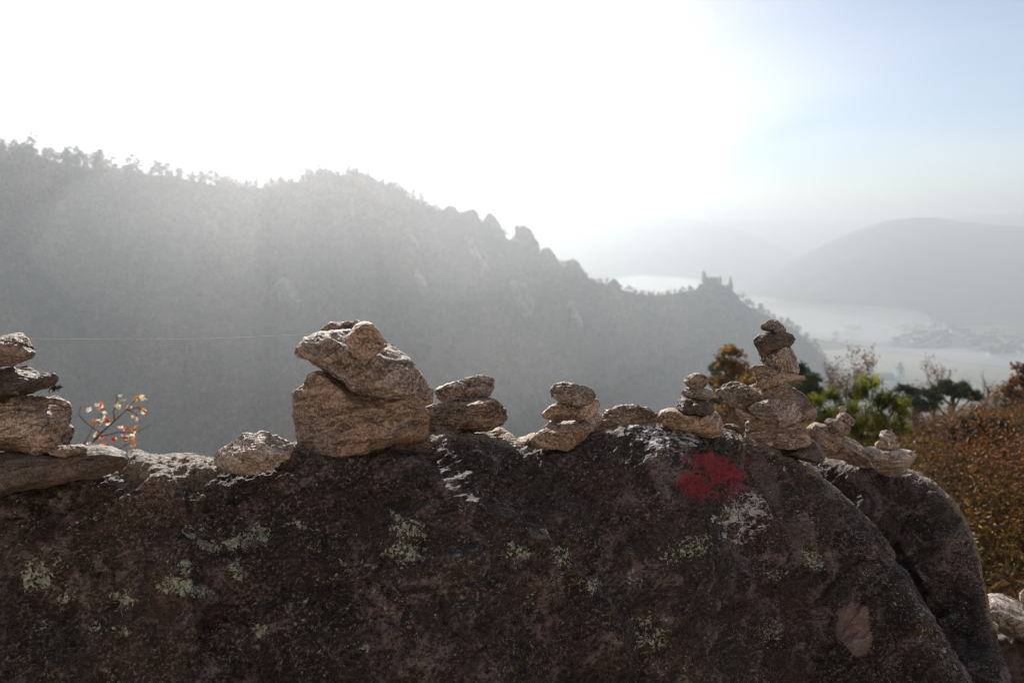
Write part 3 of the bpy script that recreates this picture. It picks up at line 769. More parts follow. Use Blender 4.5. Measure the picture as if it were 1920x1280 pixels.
# --- tall cairn
g = 'stones of the tall cairn'
dF = surf_depth(1460, 850) + .05
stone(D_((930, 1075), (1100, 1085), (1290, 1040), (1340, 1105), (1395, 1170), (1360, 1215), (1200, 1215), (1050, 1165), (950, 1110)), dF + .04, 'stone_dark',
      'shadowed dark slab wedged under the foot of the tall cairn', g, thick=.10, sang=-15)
stone(D_((760, 1000), (768, 905), (820, 865), (900, 872), (1000, 905), (1080, 915), (1200, 895), (1252, 985), (1278, 1050), (1255, 1085), (1150, 1105), (1050, 1098), (930, 1065),
         (845, 1045)), dF, 'stone_tan', 'broad undercut base stone of the tall cairn', g, thick=.07, p=2.4, sang=-12, strata=1.0, seed=61)
stone(D_((680, 800), (700, 768), (742, 778), (800, 812), (838, 862), (785, 892), (720, 872), (688, 842)), dF + .01, 'stone_grey',
      'small pale stone sticking out on the left low in the tall cairn', g, thick=.03, level=5)
stone(D_((785, 782), (850, 742), (950, 712), (1050, 725), (1150, 752), (1225, 800), (1265, 860), (1200, 912), (1080, 932), (950, 908), (880, 872), (815, 835)), dF - .035, 'stone_grey',
      'grey lens-shaped stone just above the base of the tall cairn', g, thick=.06, p=2.5, sang=-8, strata=.7, seed=63)
stone(D_((526, 650), (545, 590), (580, 558), (640, 558), (690, 572), (740, 592), (800, 584), (870, 590), (920, 605), (1000, 585), (1100, 592), (1200, 645), (1270, 688), (1302, 740),
         (1328, 820), (1305, 872), (1250, 895), (1180, 870), (1100, 800), (960, 790), (850, 800), (790, 802), (720, 770), (620, 750), (538, 715)), dF + .01, 'stone_mid',
      'longest slab of the tall cairn, jutting far out to the left', g, thick=.07, p=2.4, sang=-8, strata=.9, seed=65)
stone(D_((785, 452), (800, 430), (880, 402), (935, 440), (1000, 490), (1100, 530), (1180, 525), (1252, 552), (1180, 568), (1100, 595), (1000, 600), (940, 618), (900, 630), (856, 598),
         (856, 540), (806, 502)), dF - .01, 'stone_tan', 'warm ochre jagged stone with a thin right tip in the tall cairn', g, thick=.05, sang=-14, strata=1.2, rough=1.2)
stone(D_((860, 390), (880, 352), (950, 330), (1050, 305), (1110, 286), (1160, 318), (1192, 372), (1182, 450), (1190, 500), (1160, 548), (1080, 548), (1000, 522), (925, 465),
         (885, 420)), dF - .015, 'stone_grey', 'whitish grey split stone in the upper half of the tall cairn', g, thick=.05, p=2.4, sang=60, strata=.9, seed=67)
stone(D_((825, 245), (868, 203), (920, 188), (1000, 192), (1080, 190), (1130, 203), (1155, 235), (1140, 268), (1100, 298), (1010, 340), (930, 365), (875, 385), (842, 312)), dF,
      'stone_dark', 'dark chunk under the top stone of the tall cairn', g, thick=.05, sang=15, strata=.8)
stone(D_((851, 150), (870, 118), (920, 96), (970, 83), (1020, 90), (1070, 122), (1094, 160), (1075, 184), (1020, 201), (950, 201), (878, 179)), dF, 'stone_mid',
      'topmost rounded flat stone of the tall cairn', g, thick=.04, sang=-10, strata=.8, level=5)
stone(D_((915, 1078), (930, 1062), (970, 1064), (988, 1085), (960, 1098)), dF - .06, 'stone_tan', 'tiny pale chip at the foot of the tall cairn', 'loose stones on the boulder',
      thick=.01, level=4)
stone(E_((40, 985), (100, 985), (160, 1005), (230, 1045), (268, 1100), (255, 1160), (150, 1150), (60, 1080)), dF + .10, 'stone_mid',
      'reddish stone lodged between the painted boulder and the rear boulder', 'loose stones on the boulder', thick=.05, seed=72)

# --- small cairn on the slanted slab
g = 'stones of the small cairn on a slanted slab'
dG = surf_depth(1590, 875, 1) - .02
stone(E_((140, 712), (210, 667), (290, 688), (370, 730), (450, 755), (530, 800), (590, 855), (650, 925), (692, 1000), (645, 1038), (560, 1015), (450, 975), (340, 950), (258, 890),
         (215, 800), (158, 745)), dG, 'stone_tan', 'long ribbed slab slanting down to the right under the small cairn', g, thick=.07, p=2.4, cuts=3, sang=-36, strata=1.3, seed=81, rough=.7, faces=[(.45, -.5, .75, .5), (-.2, -.85, -.4, .65)])
stone(E_((288, 655), (320, 628), (370, 638), (420, 648), (470, 683), (505, 710), (485, 755), (430, 778), (370, 762), (316, 708)), dG - .02, 'stone_mid',
      'brown lumpy stone resting on the slanted slab', g, thick=.03, level=5, sang=-30)
stone(E_((373, 600), (400, 570), (450, 576), (500, 608), (540, 650), (522, 686), (470, 690), (425, 660), (382, 634)), dG - .02, 'stone_mid',
      'little stone tilted to the right, second from the top on the slanted slab', g, thick=.022, level=5, sang=-35)
stone(E_((400, 545), (420, 526), (455, 528), (469, 555), (452, 584), (412, 584)), dG - .02, 'stone_grey', 'tiny topmost pebble of the cairn on the slanted slab', g, thick=.013, level=4)

g = 'stones of the outermost small cairn'
dH = surf_depth(1665, 888, 1) - .01
stone(E_((593, 875), (650, 853), (720, 872), (820, 885), (920, 888), (1000, 903), (1055, 945), (1042, 1002), (980, 1068), (900, 1105), (820, 1112), (740, 1080), (690, 1030),
         (650, 940)), dH, 'stone_grey', 'wide flat-topped grey slab carrying the outermost small cairn', g, thick=.075, p=2.5, cuts=3, sang=-4, strata=.8, seed=94, rough=.6)
stone(E_((701, 835), (740, 800), (800, 808), (870, 804), (906, 840), (884, 885), (820, 908), (750, 900), (706, 870)), dH - .02, 'stone_tan',
      'round pale lower stone of the outermost small cairn', g, thick=.035, level=5, p=2.4, strata=.3)
stone(E_((718, 775), (750, 733), (800, 726), (850, 743), (878, 785), (852, 815), (790, 822), (738, 806)), dH - .02, 'stone_grey',
      'pale top stone of the outermost small cairn', g, thick=.03, level=5, p=2.4, strata=.3)

# --- rocks low at the right edge
g = 'rocks at the lower right edge'
stone([(1836, 1122), (1862, 1116), (1890, 1128), (1925, 1146), (1970, 1165), (2040, 1200), (2040, 1260), (1960, 1240), (1920, 1200), (1885, 1178), (1850, 1152)], 2.25, 'stone_grey',
      'sunlit flat rock at the lower right edge beyond the boulders', g, name='rock', cat='rock', thick=.20, sang=-25, strata=1)
stone([(1912, 1112), (1925, 1100), (1960, 1100), (1985, 1130), (1960, 1165), (1916, 1148)], 2.15, 'stone_tan', 'bright upright stone cut by the right edge', g, name='rock', cat='rock',
      thick=.05, level=5)
stone([(1834, 1165), (1855, 1160), (1872, 1172), (1868, 1200), (1846, 1210), (1832, 1190)], 2.05, 'stone_mid', 'small rock in the dark gap at the lower right', g, name='rock', cat='rock',
      thick=.05, level=5)
stone([(1800, 1230), (1860, 1190), (1940, 1205), (2060, 1240), (2120, 1400), (2000, 1560), (1850, 1500), (1800, 1380)], 2.3, 'stone_dark',
      'big shadowed rock below the flat one in the lower right corner', g, name='rock', cat='rock', thick=.35, sang=-25)

# --- cobweb thread and dry moss
mb = MB()
a = W(52, 634, dL - .02); b = W(595, 625, dB - .0)
tt = np.linspace(0, 1, 40)[:, None]
mid = a + (b - a) * tt; mid[:, 2] -= 0.006 * np.sin(np.pi * tt[:, 0]) * 0.9
mb.tube(mid, 0.00009, 5)
silk = NT('silk'); silk.bsdf((0.9, 0.88, 0.85), 0.25, 0.8)
tag(mb.build('spider_thread', silk.m), 'fine glinting spider thread strung from the left cairn to the biggest cairn', 'thread')
mb = MB(); c = W(103, 727, dL - .05)
for i in range(60):
    d = rng.normal(size=3) * (1, .6, .6); d /= np.linalg.norm(d)
    p0 = c + rng.normal(size=3) * (.004, .003, .0015)
    mb.tube([p0, p0 + d * .003, p0 + d * .005 + (0, 0, -.002)], [.0006, .0005, .0002], 4, (0.03, 0.022, 0.015))
tag(mb.build('moss_tuft', M['leaf']), 'tiny dark tuft of dry moss hanging under the pointed stone at the left', 'moss')

# ------------------------------------------------------------------ near ground
def ground_z(x, y):
    z = -1.75 - 0.275 * np.clip(y - 3, 0, 37) - 0.85 * np.clip(y - 40, 0, None)
    fall = 1.4 * np.maximum(0, np.minimum(0.31 * y - x, 1.6 * (y - 1.9)))
    z = z - fall
    z = z - 0.3 * np.clip(x - 26, 0, None)
    z = z + 0.55 * np.clip(-y - 1.5, 0, 120)
    return np.maximum(z, -276)
rr_ = np.concatenate([[0.0], np.geomspace(0.6, 900, 190)]); ta = np.linspace(0, 2 * np.pi, 241)
RR, TT = np.meshgrid(rr_, ta, indexing='ij')
gx = RR * np.cos(TT); gy = RR * np.sin(TT)
GV = np.stack([gx.ravel(), gy.ravel(), ground_z(gx, gy).ravel()], 1)
GV[:, 2] += 0.10 * fbm(GV * 0.6, 4) * np.clip(RR.ravel() / 3, 0.2, 6)
o = mk('ground', GV, gridF(len(rr_), len(ta)), M['soil'])
tag(o, 'brown stony slope falling away behind the boulders', None, kind='structure'); 

me_ = o.data; me_.materials.append(M['bounce_ground'])  # unseen ground behind the camera, made pale to bounce sunlight onto the stones
cf = GV[gridF(len(rr_), len(ta))].mean(1)
mi = ((cf[:, 1] < 0.9 + .25 * np.sin(cf[:, 0] * 2)) & (np.hypot(cf[:, 0], cf[:, 1]) < 60)).astype(np.int32)
me_.polygons.foreach_set('material_index', mi)

# ------------------------------------------------------------------ plants
def grow(mb, p, d, L, r, depth, tips, spread=0.55, up=0.12, kids=(2, 4), shrink=0.72, c=None, sides=5, wob=0.18):
    n = 4; pts = [p]
    dd = np.array(d, float)
    for i in range(n):
        dd = dd + rng.normal(size=3) * wob * 0.6 + np.array([0, 0, up]) * 0.5; dd /= np.linalg.norm(dd)
        pts.append(pts[-1] + dd * L / n)
    r1 = r * (0.6 if depth else 0.25)
    mb.tube(pts, np.linspace(r, r1, n + 1), sides if r > 0.01 else 4, c)
    if depth <= 0:
        tips.append((pts[-1], dd)); tips.append((pts[2], dd)); return
    for k in range(rng.integers(kids[0], kids[1] + 1)):
        at = pts[-1] if k == 0 else pts[rng.integers(1, n + 1)]
        nd = dd + rng.normal(size=3) * spread; nd[2] += up; nd /= np.linalg.norm(nd)
        grow(mb, at, nd, L * shrink * rng.uniform(.75, 1.15), r1 * rng.uniform(.65, .95), depth - 1, tips, spread, up, kids, shrink, c, sides, wob)

def cluster_leaves(mb, tips, per, spread, size, cols, ratio=.55):
    P = np.array([t[0] for t in tips]); P = np.repeat(P, per, 0)
    P = P + rng.normal(size=P.shape) * spread
    cols = np.array(cols); c = cols[rng.integers(0, len(cols), len(P))] * rng.uniform(.7, 1.25, (len(P), 1))
    mb.leaves(P, size, c, ratio)

def px_tree(name, label, cat, dist, base, clumps, leaf, nleaf, cols, mat, trunk_r, group=None, depthvar=.5, ratio=.5, needles=False):
    """clumps: px, py, rx, ry in photo pixels at that distance"""
    B0 = W(base[0], base[1], dist)
    root = empty(name, B0); tag(root, label, cat, group)
    wood = MB(); fol = MB(); cols = np.array(cols)
    top = W(np.mean([c[0] for c in clumps]), np.mean([c[1] for c in clumps]), dist)
    for (cx, cy, rx, ry) in clumps:
        dz = rng.normal() * depthvar * rx / F * dist * 1.2
        c = W(cx, cy, dist + dz)
        a, b = rx / F * dist, ry / F * dist
        # limb
        fork = B0 + (top - B0) * rng.uniform(.25, .7)
        m1 = (fork + c) / 2 + rng.normal(size=3) * a * .25 - np.array([0, 0, abs(b) * .3])
        wood.tube([fork, (fork + m1) / 2, m1, (m1 + c) / 2, c + (0, 0, b * .2)], np.linspace(trunk_r * .55, trunk_r * .12, 5), 5)
        nsub = max(5, int(rx / 2))
        S = rng.normal(size=(nsub, 3)); S /= np.linalg.norm(S, axis=1)[:, None]; S *= rng.uniform(.35, 1.0, (nsub, 1)) ** .6
        S = c + S * np.array([a, a * .9, b])
        for s in S:
            wood.tube([c, (c + s) / 2 + rng.normal(size=3) * a * .06, s], [trunk_r * .16, trunk_r * .1, trunk_r * .05], 4)
            n = int(nleaf * rng.uniform(.5, 1.4))
            sub = min(a, b) * rng.uniform(.28, .55)
            col = cols[rng.integers(0, len(cols))]
            if needles:
                tn = max(3, n // 14)
                for q in range(tn):
                    p0 = s + rng.normal(size=3) * sub
                    ax = np.array([rng.normal() * .5, rng.normal() * .5, 1.0]); ax /= np.linalg.norm(ax)
                    k = 16
                    dd = ax + rng.normal(size=(k, 3)) * .55; dd /= np.linalg.norm(dd, axis=1)[:, None]
                    st = p0 + ax * np.linspace(-.5, .5, k)[:, None] * leaf
                    en = st + dd * leaf * rng.uniform(.7, 1.1, (k, 1))
                    sd = np.cross(dd, rng.normal(size=(k, 3))); sd /= np.linalg.norm(sd, axis=1)[:, None]; sd *= leaf * .035
                    V = np.stack([st - sd, st + sd, en + sd * .4, en - sd * .4], 1).reshape(-1, 3)
                    fol.add(V, np.arange(k * 4).reshape(-1, 4), col * rng.uniform(.7, 1.3))
            else:
                P = s + rng.normal(size=(n, 3)) * sub * np.array([1, 1, .7])
                fol.leaves(P, leaf, col[None] * rng.uniform(.65, 1.3, (n, 1)), ratio)
    k = rng.normal(size=(4, 3)) * np.linalg.norm(top - B0) * .04; k[0] = 0
    wood.tube([B0 + (top - B0) * t + k[i] for i, t in enumerate((0, .33, .66, 1))], np.linspace(trunk_r, trunk_r * .4, 4), 7)
    wood.build('trunk', M['bark'], root).location = (0, 0, 0)
    for ch in (fol.build('crown', mat, root),): pass
    for ch in root.children:
        ch.data.transform(Matrix.Translation(-Vector(B0)))
    return root

GREEN = [(0.15, 0.17, 0.018), (0.05, 0.065, 0.012), (0.26, 0.27, 0.025), (0.09, 0.11, 0.014), (0.04, .05, .012)]
px_tree('young_pine', 'bright yellow-green young pine right behind the small cairns', 'pine tree', 5.2, (1608, 905),
        [(1624, 728, 22, 16), (1604, 742, 12, 12), (1560, 744, 10, 9), (1535, 752, 14, 10), (1585, 772, 18, 12), (1652, 752, 18, 14), (1680, 758, 20, 16), (1694, 772, 12, 14),
         (1640, 785, 20, 14), (1605, 800, 22, 14), (1548, 780, 20, 16), (1570, 815, 22, 12), (1655, 808, 20, 14), (1690, 800, 12, 10), (1620, 832, 24, 14), (1530, 800, 16, 16), (1660, 835, 16, 10)],
        .052, 100, GREEN, M['needle'], .018, needles=True)

DKG = [(0.035, 0.055, 0.018), (0.05, 0.07, 0.022), (0.028, 0.042, 0.016)]
OCH = [(0.22, 0.12, 0.03), (0.15, 0.08, 0.024), (0.27, 0.16, 0.04)]
RUST = [(0.14, 0.058, 0.022), (0.08, 0.034, 0.016), (0.18, 0.08, 0.028)]
px_tree('umbrella_pine', 'dark flat-topped pine standing among bushes at the right', 'pine tree', 19, (1786, 812),
        [(1788, 722, 26, 10), (1765, 730, 16, 8), (1808, 735, 14, 8), (1828, 742, 14, 9), (1750, 742, 10, 6), (1790, 736, 22, 7)], .10, 150, DKG, M['needle'], .075, ratio=.25)
px_tree('oak', 'ochre-leaved tree behind and left of the tall cairn', 'tree', 14, (1400, 830),
        [(1370, 662, 16, 14), (1352, 678, 12, 10), (1385, 690, 20, 14), (1400, 715, 22, 14), (1350, 715, 12, 16), (1365, 740, 24, 14), (1362, 775, 26, 16), (1400, 760, 26, 18), (1340, 800, 26, 14),
         (1390, 800, 30, 16)], .085, 60, OCH, M['leaf'], .09)
px_tree('dark_pine', 'dark rounded pine behind the left side of the tall cairn', 'pine tree', 17, (1365, 830),
        [(1350, 690, 18, 12), (1338, 712, 12, 14), (1372, 705, 20, 14), (1345, 745, 16, 16), (1400, 700, 14, 12), (1380, 730, 22, 14)], .11, 90, DKG, M['needle'], .1, ratio=.3)
px_tree('dark_pine', 'dark rounded pine behind the right side of the tall cairn', 'pine tree', 17, (1500, 810),
        [(1510, 702, 18, 10), (1495, 690, 12, 8), (1525, 720, 18, 14), (1500, 725, 22, 14), (1475, 735, 20, 16), (1530, 740, 14, 12), (1500, 760, 26, 14)], .11, 110, DKG, M['needle'], .1, ratio=.3)
px_tree('dark_pine', 'low dark pine bush left of the flat-topped pine', 'pine tree', 21, (1712, 820),
        [(1695, 728, 12, 8), (1720, 735, 18, 10), (1745, 742, 20, 10), (1700, 748, 20, 10), (1735, 760, 26, 12)], .11, 90, DKG, M['needle'], .1, ratio=.3)
px_tree('dark_pine', 'small dark pine at the right edge under the rust-coloured oak', 'pine tree', 15, (1905, 830),
        [(1900, 758, 18, 10), (1885, 768, 12, 8), (1925, 762, 18, 12), (1905, 778, 24, 8)], .10, 110, DKG, M['needle'], .08, ratio=.3)
px_tree('oak', 'rust-leaved oak cut off by the right edge', 'tree', 14, (1925, 830),
        [(1915, 690, 14, 9), (1897, 722, 12, 10), (1925, 715, 20, 12), (1890, 738, 10, 8), (1918, 742, 24, 10), (1950, 720, 26, 22), (1942, 755, 26, 14)], .08, 42, RUST, M['leaf'], .07)

def bare_tree(label, px, py, dist, H, depth, leafcols=None, name='bare_tree', seed_spread=.42, nleaf=3, group=None):
    b = W(px, py, dist); root = empty(name, b); tag(root, label, 'tree', group)
    mb = MB(); tips = []
    grow(mb, np.zeros(3), (0, 0, 1), H * .38, H * .018, depth, tips, seed_spread, .22, (3, 4), .74)
    mb.build('trunk', M['twig'], root)
    if leafcols is not None:
        f = MB(); cluster_leaves(f, tips, nleaf, H * .02, .06, leafcols); f.build('crown', M['leaf'], root)
    return root
bare_tree('slender bare reddish tree behind the young pine, in front of the far hill', 1573, 800, 17, 1.75, 4, RUST, nleaf=1)
bare_tree('taller bare bushy tree behind the young pine, left of the church tower', 1592, 800, 17, 1.85, 5, RUST, seed_spread=.36, nleaf=1)
bare_tree('leafless tree behind the flat-topped pine with spreading branches', 1752, 800, 23, 2.5, 4, RUST, seed_spread=.55, nleaf=2)
bare_tree('thin leafless sapling between the flat-topped pine and the right edge', 1842, 790, 20, 1.7, 3, None)
bare_tree('leafless sapling just left of the rust-leaved oak', 1872, 800, 18, 1.1, 4, OCH, nleaf=1)

px_tree('evergreen_shrub', 'big near-black evergreen shrub on the slope at the right', 'shrub', 9, (1850, 930),
        [(1840, 800, 34, 18), (1870, 815, 30, 22), (1815, 825, 26, 20), (1850, 845, 36, 24), (1880, 850, 26, 20), (1835, 872, 28, 16)], .06, 120, [(.022, .028, .012), (.03, .034, .014), (.04, .03, .015)], M['scrub'], .05)
px_tree('ochre_shrub', 'ochre and olive shrub in front of the near-black one on the slope', 'shrub', 6.5, (1775, 1010),
        [(1750, 880, 30, 20), (1790, 900, 34, 24), (1740, 915, 26, 22), (1830, 925, 34, 22), (1790, 950, 38, 26), (1860, 960, 36, 26)], .045, 70, [(.16, .10, .025), (.12, .06, .02), (.10, .09, .025)], M['scrub'], .03)
px_tree('rust_shrub', 'rust-brown shrub low on the slope at the right edge', 'shrub', 5.5, (1890, 1140),
        [(1880, 1000, 36, 26), (1915, 1020, 36, 30), (1860, 1040, 26, 26), (1900, 1070, 40, 26), (1940, 960, 36, 30)], .045, 55, [(.13, .05, .02), (.17, .08, .025), (.08, .04, .02)], M['scrub'], .03)
# left shrub with red and orange leaves
b = W(135, 940, 2.6); root = empty('red_leaved_shrub', b); tag(root, 'small shrub with sparse red and orange leaves behind the left cairn', 'shrub')
wood = MB(); fol = MB(); tipsL = []
def twig(pts, r):
    P = W([p[0] for p in pts], [p[1] for p in pts], 2.6) - b
    P[:, 1] += np.linspace(0, rng.normal() * .05, len(P))
    wood.tube(P, np.linspace(r, r * .3, len(P)), 5); return P
twig([(135, 940), (155, 850), (190, 812), (215, 790), (240, 768), (262, 745)], .006)
for q in ([(215, 790), (217, 770), (228, 745), (230, 735)], [(190, 812), (172, 790), (165, 770), (178, 750)], [(140, 920), (200, 855), (235, 835), (255, 828)],
          [(180, 820), (212, 815), (238, 820), (258, 810)], [(150, 900), (210, 890), (250, 870), (272, 866)], [(240, 768), (255, 775), (262, 790)],
          [(135, 930), (140, 850), (160, 800), (165, 780)], [(135, 940), (190, 900), (230, 880), (262, 876)], [(240, 768), (262, 762), (274, 768)]):
    twig(q, .003)
LC = np.array([(0.40, 0.08, 0.03), (0.50, 0.18, 0.04), (0.60, 0.34, 0.06), (0.62, 0.56, 0.45), (0.66, 0.60, 0.5), (0.34, 0.08, 0.04)])
spots = [(182, 758, 6), (188, 765, 6), (228, 742, 4), (229, 749, 4), (222, 762, 8), (240, 760, 8), (255, 745, 6), (267, 746, 8), (265, 765, 8), (270, 772, 7), (255, 785, 7), (192, 773, 6),
         (197, 785, 8), (204, 790, 8), (185, 790, 8), (175, 790, 6), (230, 800, 7), (236, 805, 7), (253, 808, 8), (247, 818, 6), (213, 821, 5), (232, 820, 8), (178, 815, 8), (190, 820, 7),
         (175, 835, 10), (195, 835, 10), (200, 838, 7), (236, 828, 7), (250, 830, 7), (248, 850, 8), (256, 853, 6), (246, 866, 12), (262, 868, 10), (270, 872, 8), (225, 876, 8), (235, 880, 8), (205, 884, 8), (168, 765, 5), (160, 845, 10), (150, 850, 8)]
for (x, y, s) in spots:
    n = max(3, int(s * .8))
    P = W(x + rng.normal(size=n) * s * .45, y + rng.normal(size=n) * s * .35, 2.6 + rng.normal(size=n) * .03) - b
    fol.leaves(P, .022, LC[rng.integers(0, len(LC), n)], .65)
wood.build('stem', M['twig'], root); fol.build('foliage', M['leaf'], root)

# shrubs on the slope
def shrub_proto(name, H, cols, nl, label):
    root = empty(name, (0, 0, -50)); tag(root, label, 'shrub', 'shrubs on the brown slope at the right')
    w = MB(); tips = []
    for k in range(7):
        d = rng.normal(size=3) * .55; d[2] = 1; d /= np.linalg.norm(d)
        grow(w, rng.normal(size=3) * (.12, .12, 0), d, H * .42, .012, 3, tips, .6, .1, (2, 3), .75)
    w.build('stem', M['twig'], root)
    f = MB(); tips = [q for q in tips if rng.uniform() < .8]
    cluster_leaves(f, tips, nl * 2, H * .045, .040, cols); f.build('foliage', M['scrub'], root)
    return root
protos = [shrub_proto('shrub', 1.3, RUST, 5, 'rust-brown tangled shrub on the slope beyond the boulders'),
          shrub_proto('shrub', 1.2, [(.21, .10, .025), (.13, .06, .02), (.25, .14, .03)], 6, 'ochre-leaved shrub on the slope beyond the boulders'),
          shrub_proto('shrub', 1.5, [(0.05, .028, .016), (.09, .048, .022)], 4, 'dark brown half-bare shrub on the slope beyond the boulders'),
          shrub_proto('shrub', 1.3, [(0.05, .05, .016), (.10, .07, .02), (.14, .085, .022)], 6, 'olive and yellow shrub on the slope beyond the boulders')]
used = [False] * 4
cnt = 0
for i in range(2500):
    if cnt >= 170: break
    d = 3.6 * (26 / 3.6) ** rng.uniform(0, 1)
    px = rng.uniform(1330, 2050)
    x = (px - 960) / F * d * 1.02; y = d * .99
    z = float(ground_z(np.array(x), np.array(y)))
    qx, qy, qd = proj(np.array([x, y, z + 0.9]))
    if d < 9.5 and d > 4.3 and px > 1700: continue
    if qy > 1330 or (px < 1540 and d < 9) or (d < 6 and px < 1730): continue
    if 0.31 * y - x > 0.4: continue
    k = int(rng.choice(4, p=[.22, .26, .36, .16]))
    sz = rng.uniform(.6, 1.5) * (0.7 if d < 6 else .95 if d < 10 else 1.1)
    lim = 768 if 1680 < px < 1850 else 745 if px >= 1850 else 770
    lim += rng.uniform(-12, 40)
    hmax = (-(math.tan(math.atan((lim - 640) / F) + TILT)) * y - z) / 1.35
    if hmax < .35: continue
    sz = min(sz, hmax)
    o = protos[k] if not used[k] else copy_tree(protos[k])
    used[k] = True
    o.location = (x, y, z - .1); o.rotation_euler = (0, 0, rng.uniform(0, 6.28))
    o.scale = (sz * rng.uniform(1, 1.3), sz * 1.1, sz); cnt += 1
# undergrowth: dry grass and fallen leaves
mb = MB(); n = 16000
d = 2.6 * (26 / 2.6) ** rng.uniform(0, 1, n); px = rng.uniform(1400, 2100, n)
x = (px - 960) / F * d; y = d; z = ground_z(x, y)
ok = (0.31 * y - x < .5); x, y, z = x[ok], y[ok], z[ok]; n = len(x)
P = np.stack([x, y, z + rng.uniform(0, .22, n)], 1)
cc = np.array([(0.09, .045, .018), (.12, .06, .02), (.06, .045, .016), (.08, .035, .016), (.15, .09, .025)])
mb.leaves(P, rng.uniform(.03, .10, n), cc[rng.integers(0, 5, n)], .22, up=.6)
tag(mb.build('undergrowth', M['scrub']), 'brown dry undergrowth and fallen leaves on the slope', None, kind='stuff')

# ------------------------------------------------------------------ the big hill
RIDGE = [(-520, 190, 360), (-250, 235, 380), (0, 285, 400), (60, 292, 405), (120, 312, 412), (200, 322, 425), (300, 330, 445), (400, 350, 465), (480, 353, 475), (560, 345, 485), (600, 332, 492), (640, 328, 497),
         (690, 335, 505), (730, 350, 515), (780, 380, 530), (820, 400, 540), (850, 402, 550), (900, 425, 565), (940, 440, 575), (960, 458, 585), (1000, 472, 600), (1030, 490, 615), (1060, 500, 630), (1100, 522, 650),
         (1130, 535, 680), (1170, 545, 720), (1210, 557, 760), (1260, 553, 820), (1300, 545, 860), (1330, 540, 890), (1370, 548, 900), (1400, 575, 915), (1440, 592, 930), (1480, 612, 945), (1520, 645, 960), (1555, 680, 975),
         (1590, 735, 990), (1640, 800, 1010), (1750, 930, 1040)]
nuH = 620
T = interp_table(RIDGE, nuH)
Cc = W(T[:, 0], T[:, 1], T[:, 2])
tw = -Cc.copy(); tw[:, 2] = 0; tw /= np.linalg.norm(tw, axis=1)[:, None]
fr = np.concatenate([np.linspace(0, 1, 130) ** 1.1 * 330]); bk = np.linspace(0, 1, 24)[1:] ** 1.3 * 400
rows = [Cc - tw * b_ * 1.0 - np.array([0, 0, 1]) * b_ * .65 for b_ in bk[::-1]]
slope_h = 0.80 + 0.10 * np.sin(T[:, 0] / 140.0)
rows += [Cc + tw * (a_ * (1 - .12 * sstep(0, 60, a_))) - np.array([0, 0, 1]) * (a_ * (slope_h * (1 + .1 * sstep(80, 250, a_))))[:, None] for a_ in fr]
HV = np.stack(rows, 1); nvH = HV.shape[1]; HV = HV.reshape(-1, 3)
ui = np.repeat(T[:, 0], nvH); aw = np.tile(np.concatenate([-bk[::-1], fr]), nuH)
Q = np.stack([ui / 100.0, aw / 160.0 + ui / 260.0, np.zeros(len(ui))], 1)
gul = fbm(Q * np.array([1.5, .8, 1]), 4, .55, True) * 20 + fbm(HV * .02, 4) * 9
gul *= sstep(0, 45, np.abs(aw)) * .9 + .1
HV[:, 2] += gul; HV[:, 2] = np.maximum(HV[:, 2], -277)
o = mk('hillside', HV, gridF(nuH, nvH)[:, ::-1], M['slope'])
tag(o, 'steep wooded hillside across the ravine, ridge falling to the right', None, kind='structure')

# forest on the hillside: one mass
def crown_template(n, seed):
    r = np.random.default_rng(seed)
    S = r.normal(size=(n, 3)); S /= np.linalg.norm(S, axis=1)[:, None]
    S *= (r.uniform(.3, 1, (n, 1)) ** .5); S[:, 2] = S[:, 2] * .75 + .9
    return S
hpx, hpy, hd = proj(HV)
okm = (aw > 3) & (aw < 300) & (hpx > -80) & (hpx < 1660) & (hpy < 930) & (HV[:, 2] > -270)
idx = np.nonzero(okm)[0]
wgt = 1.0 / (hd[idx] ** 0.3)
sel = rng.choice(idx, size=12500, replace=False, p=wgt / wgt.sum())
# leave bare strips where the cliffs show
TV = []; TCc = []
ctab = np.array([(0.035, 0.045, 0.025), (0.045, 0.05, 0.028), (0.07, 0.058, 0.03), (0.10, 0.068, 0.034), (0.135, 0.08, 0.038), (0.17, 0.09, 0.04), (.20, .10, .042), (.19, .12, .05)])
nq = 38
patch = fbm(HV[sel] * .012 + 5, 3)
tmpl = [crown_template(nq, s) for s in range(12)]
for j, i in enumerate(sel):
    s = 1.6 + 3.4 * rng.uniform() ** 2; h = s * rng.uniform(1.0, 1.7)
    S = tmpl[j % 12] * np.array([s, s, h]) + HV[i] + (0, 0, s * .2)
    TV.append(S)
    k = int(np.clip((patch[j] * 2.0 + .22 + .5 * sstep(380, 820, hpy[i])) * 8 + rng.normal() * 1.1, 0, 7))
    TCc.append(np.tile(ctab[k] * rng.uniform(.5, 1.55), (nq, 1)))
TV = np.concatenate(TV); TCc = np.concatenate(TCc)
mb = MB(); mb.leaves(TV, 1.5, TCc, .8)
tag(mb.build('forest', M['canopy']), 'hazy autumn forest covering the hillside', None, kind='stuff')

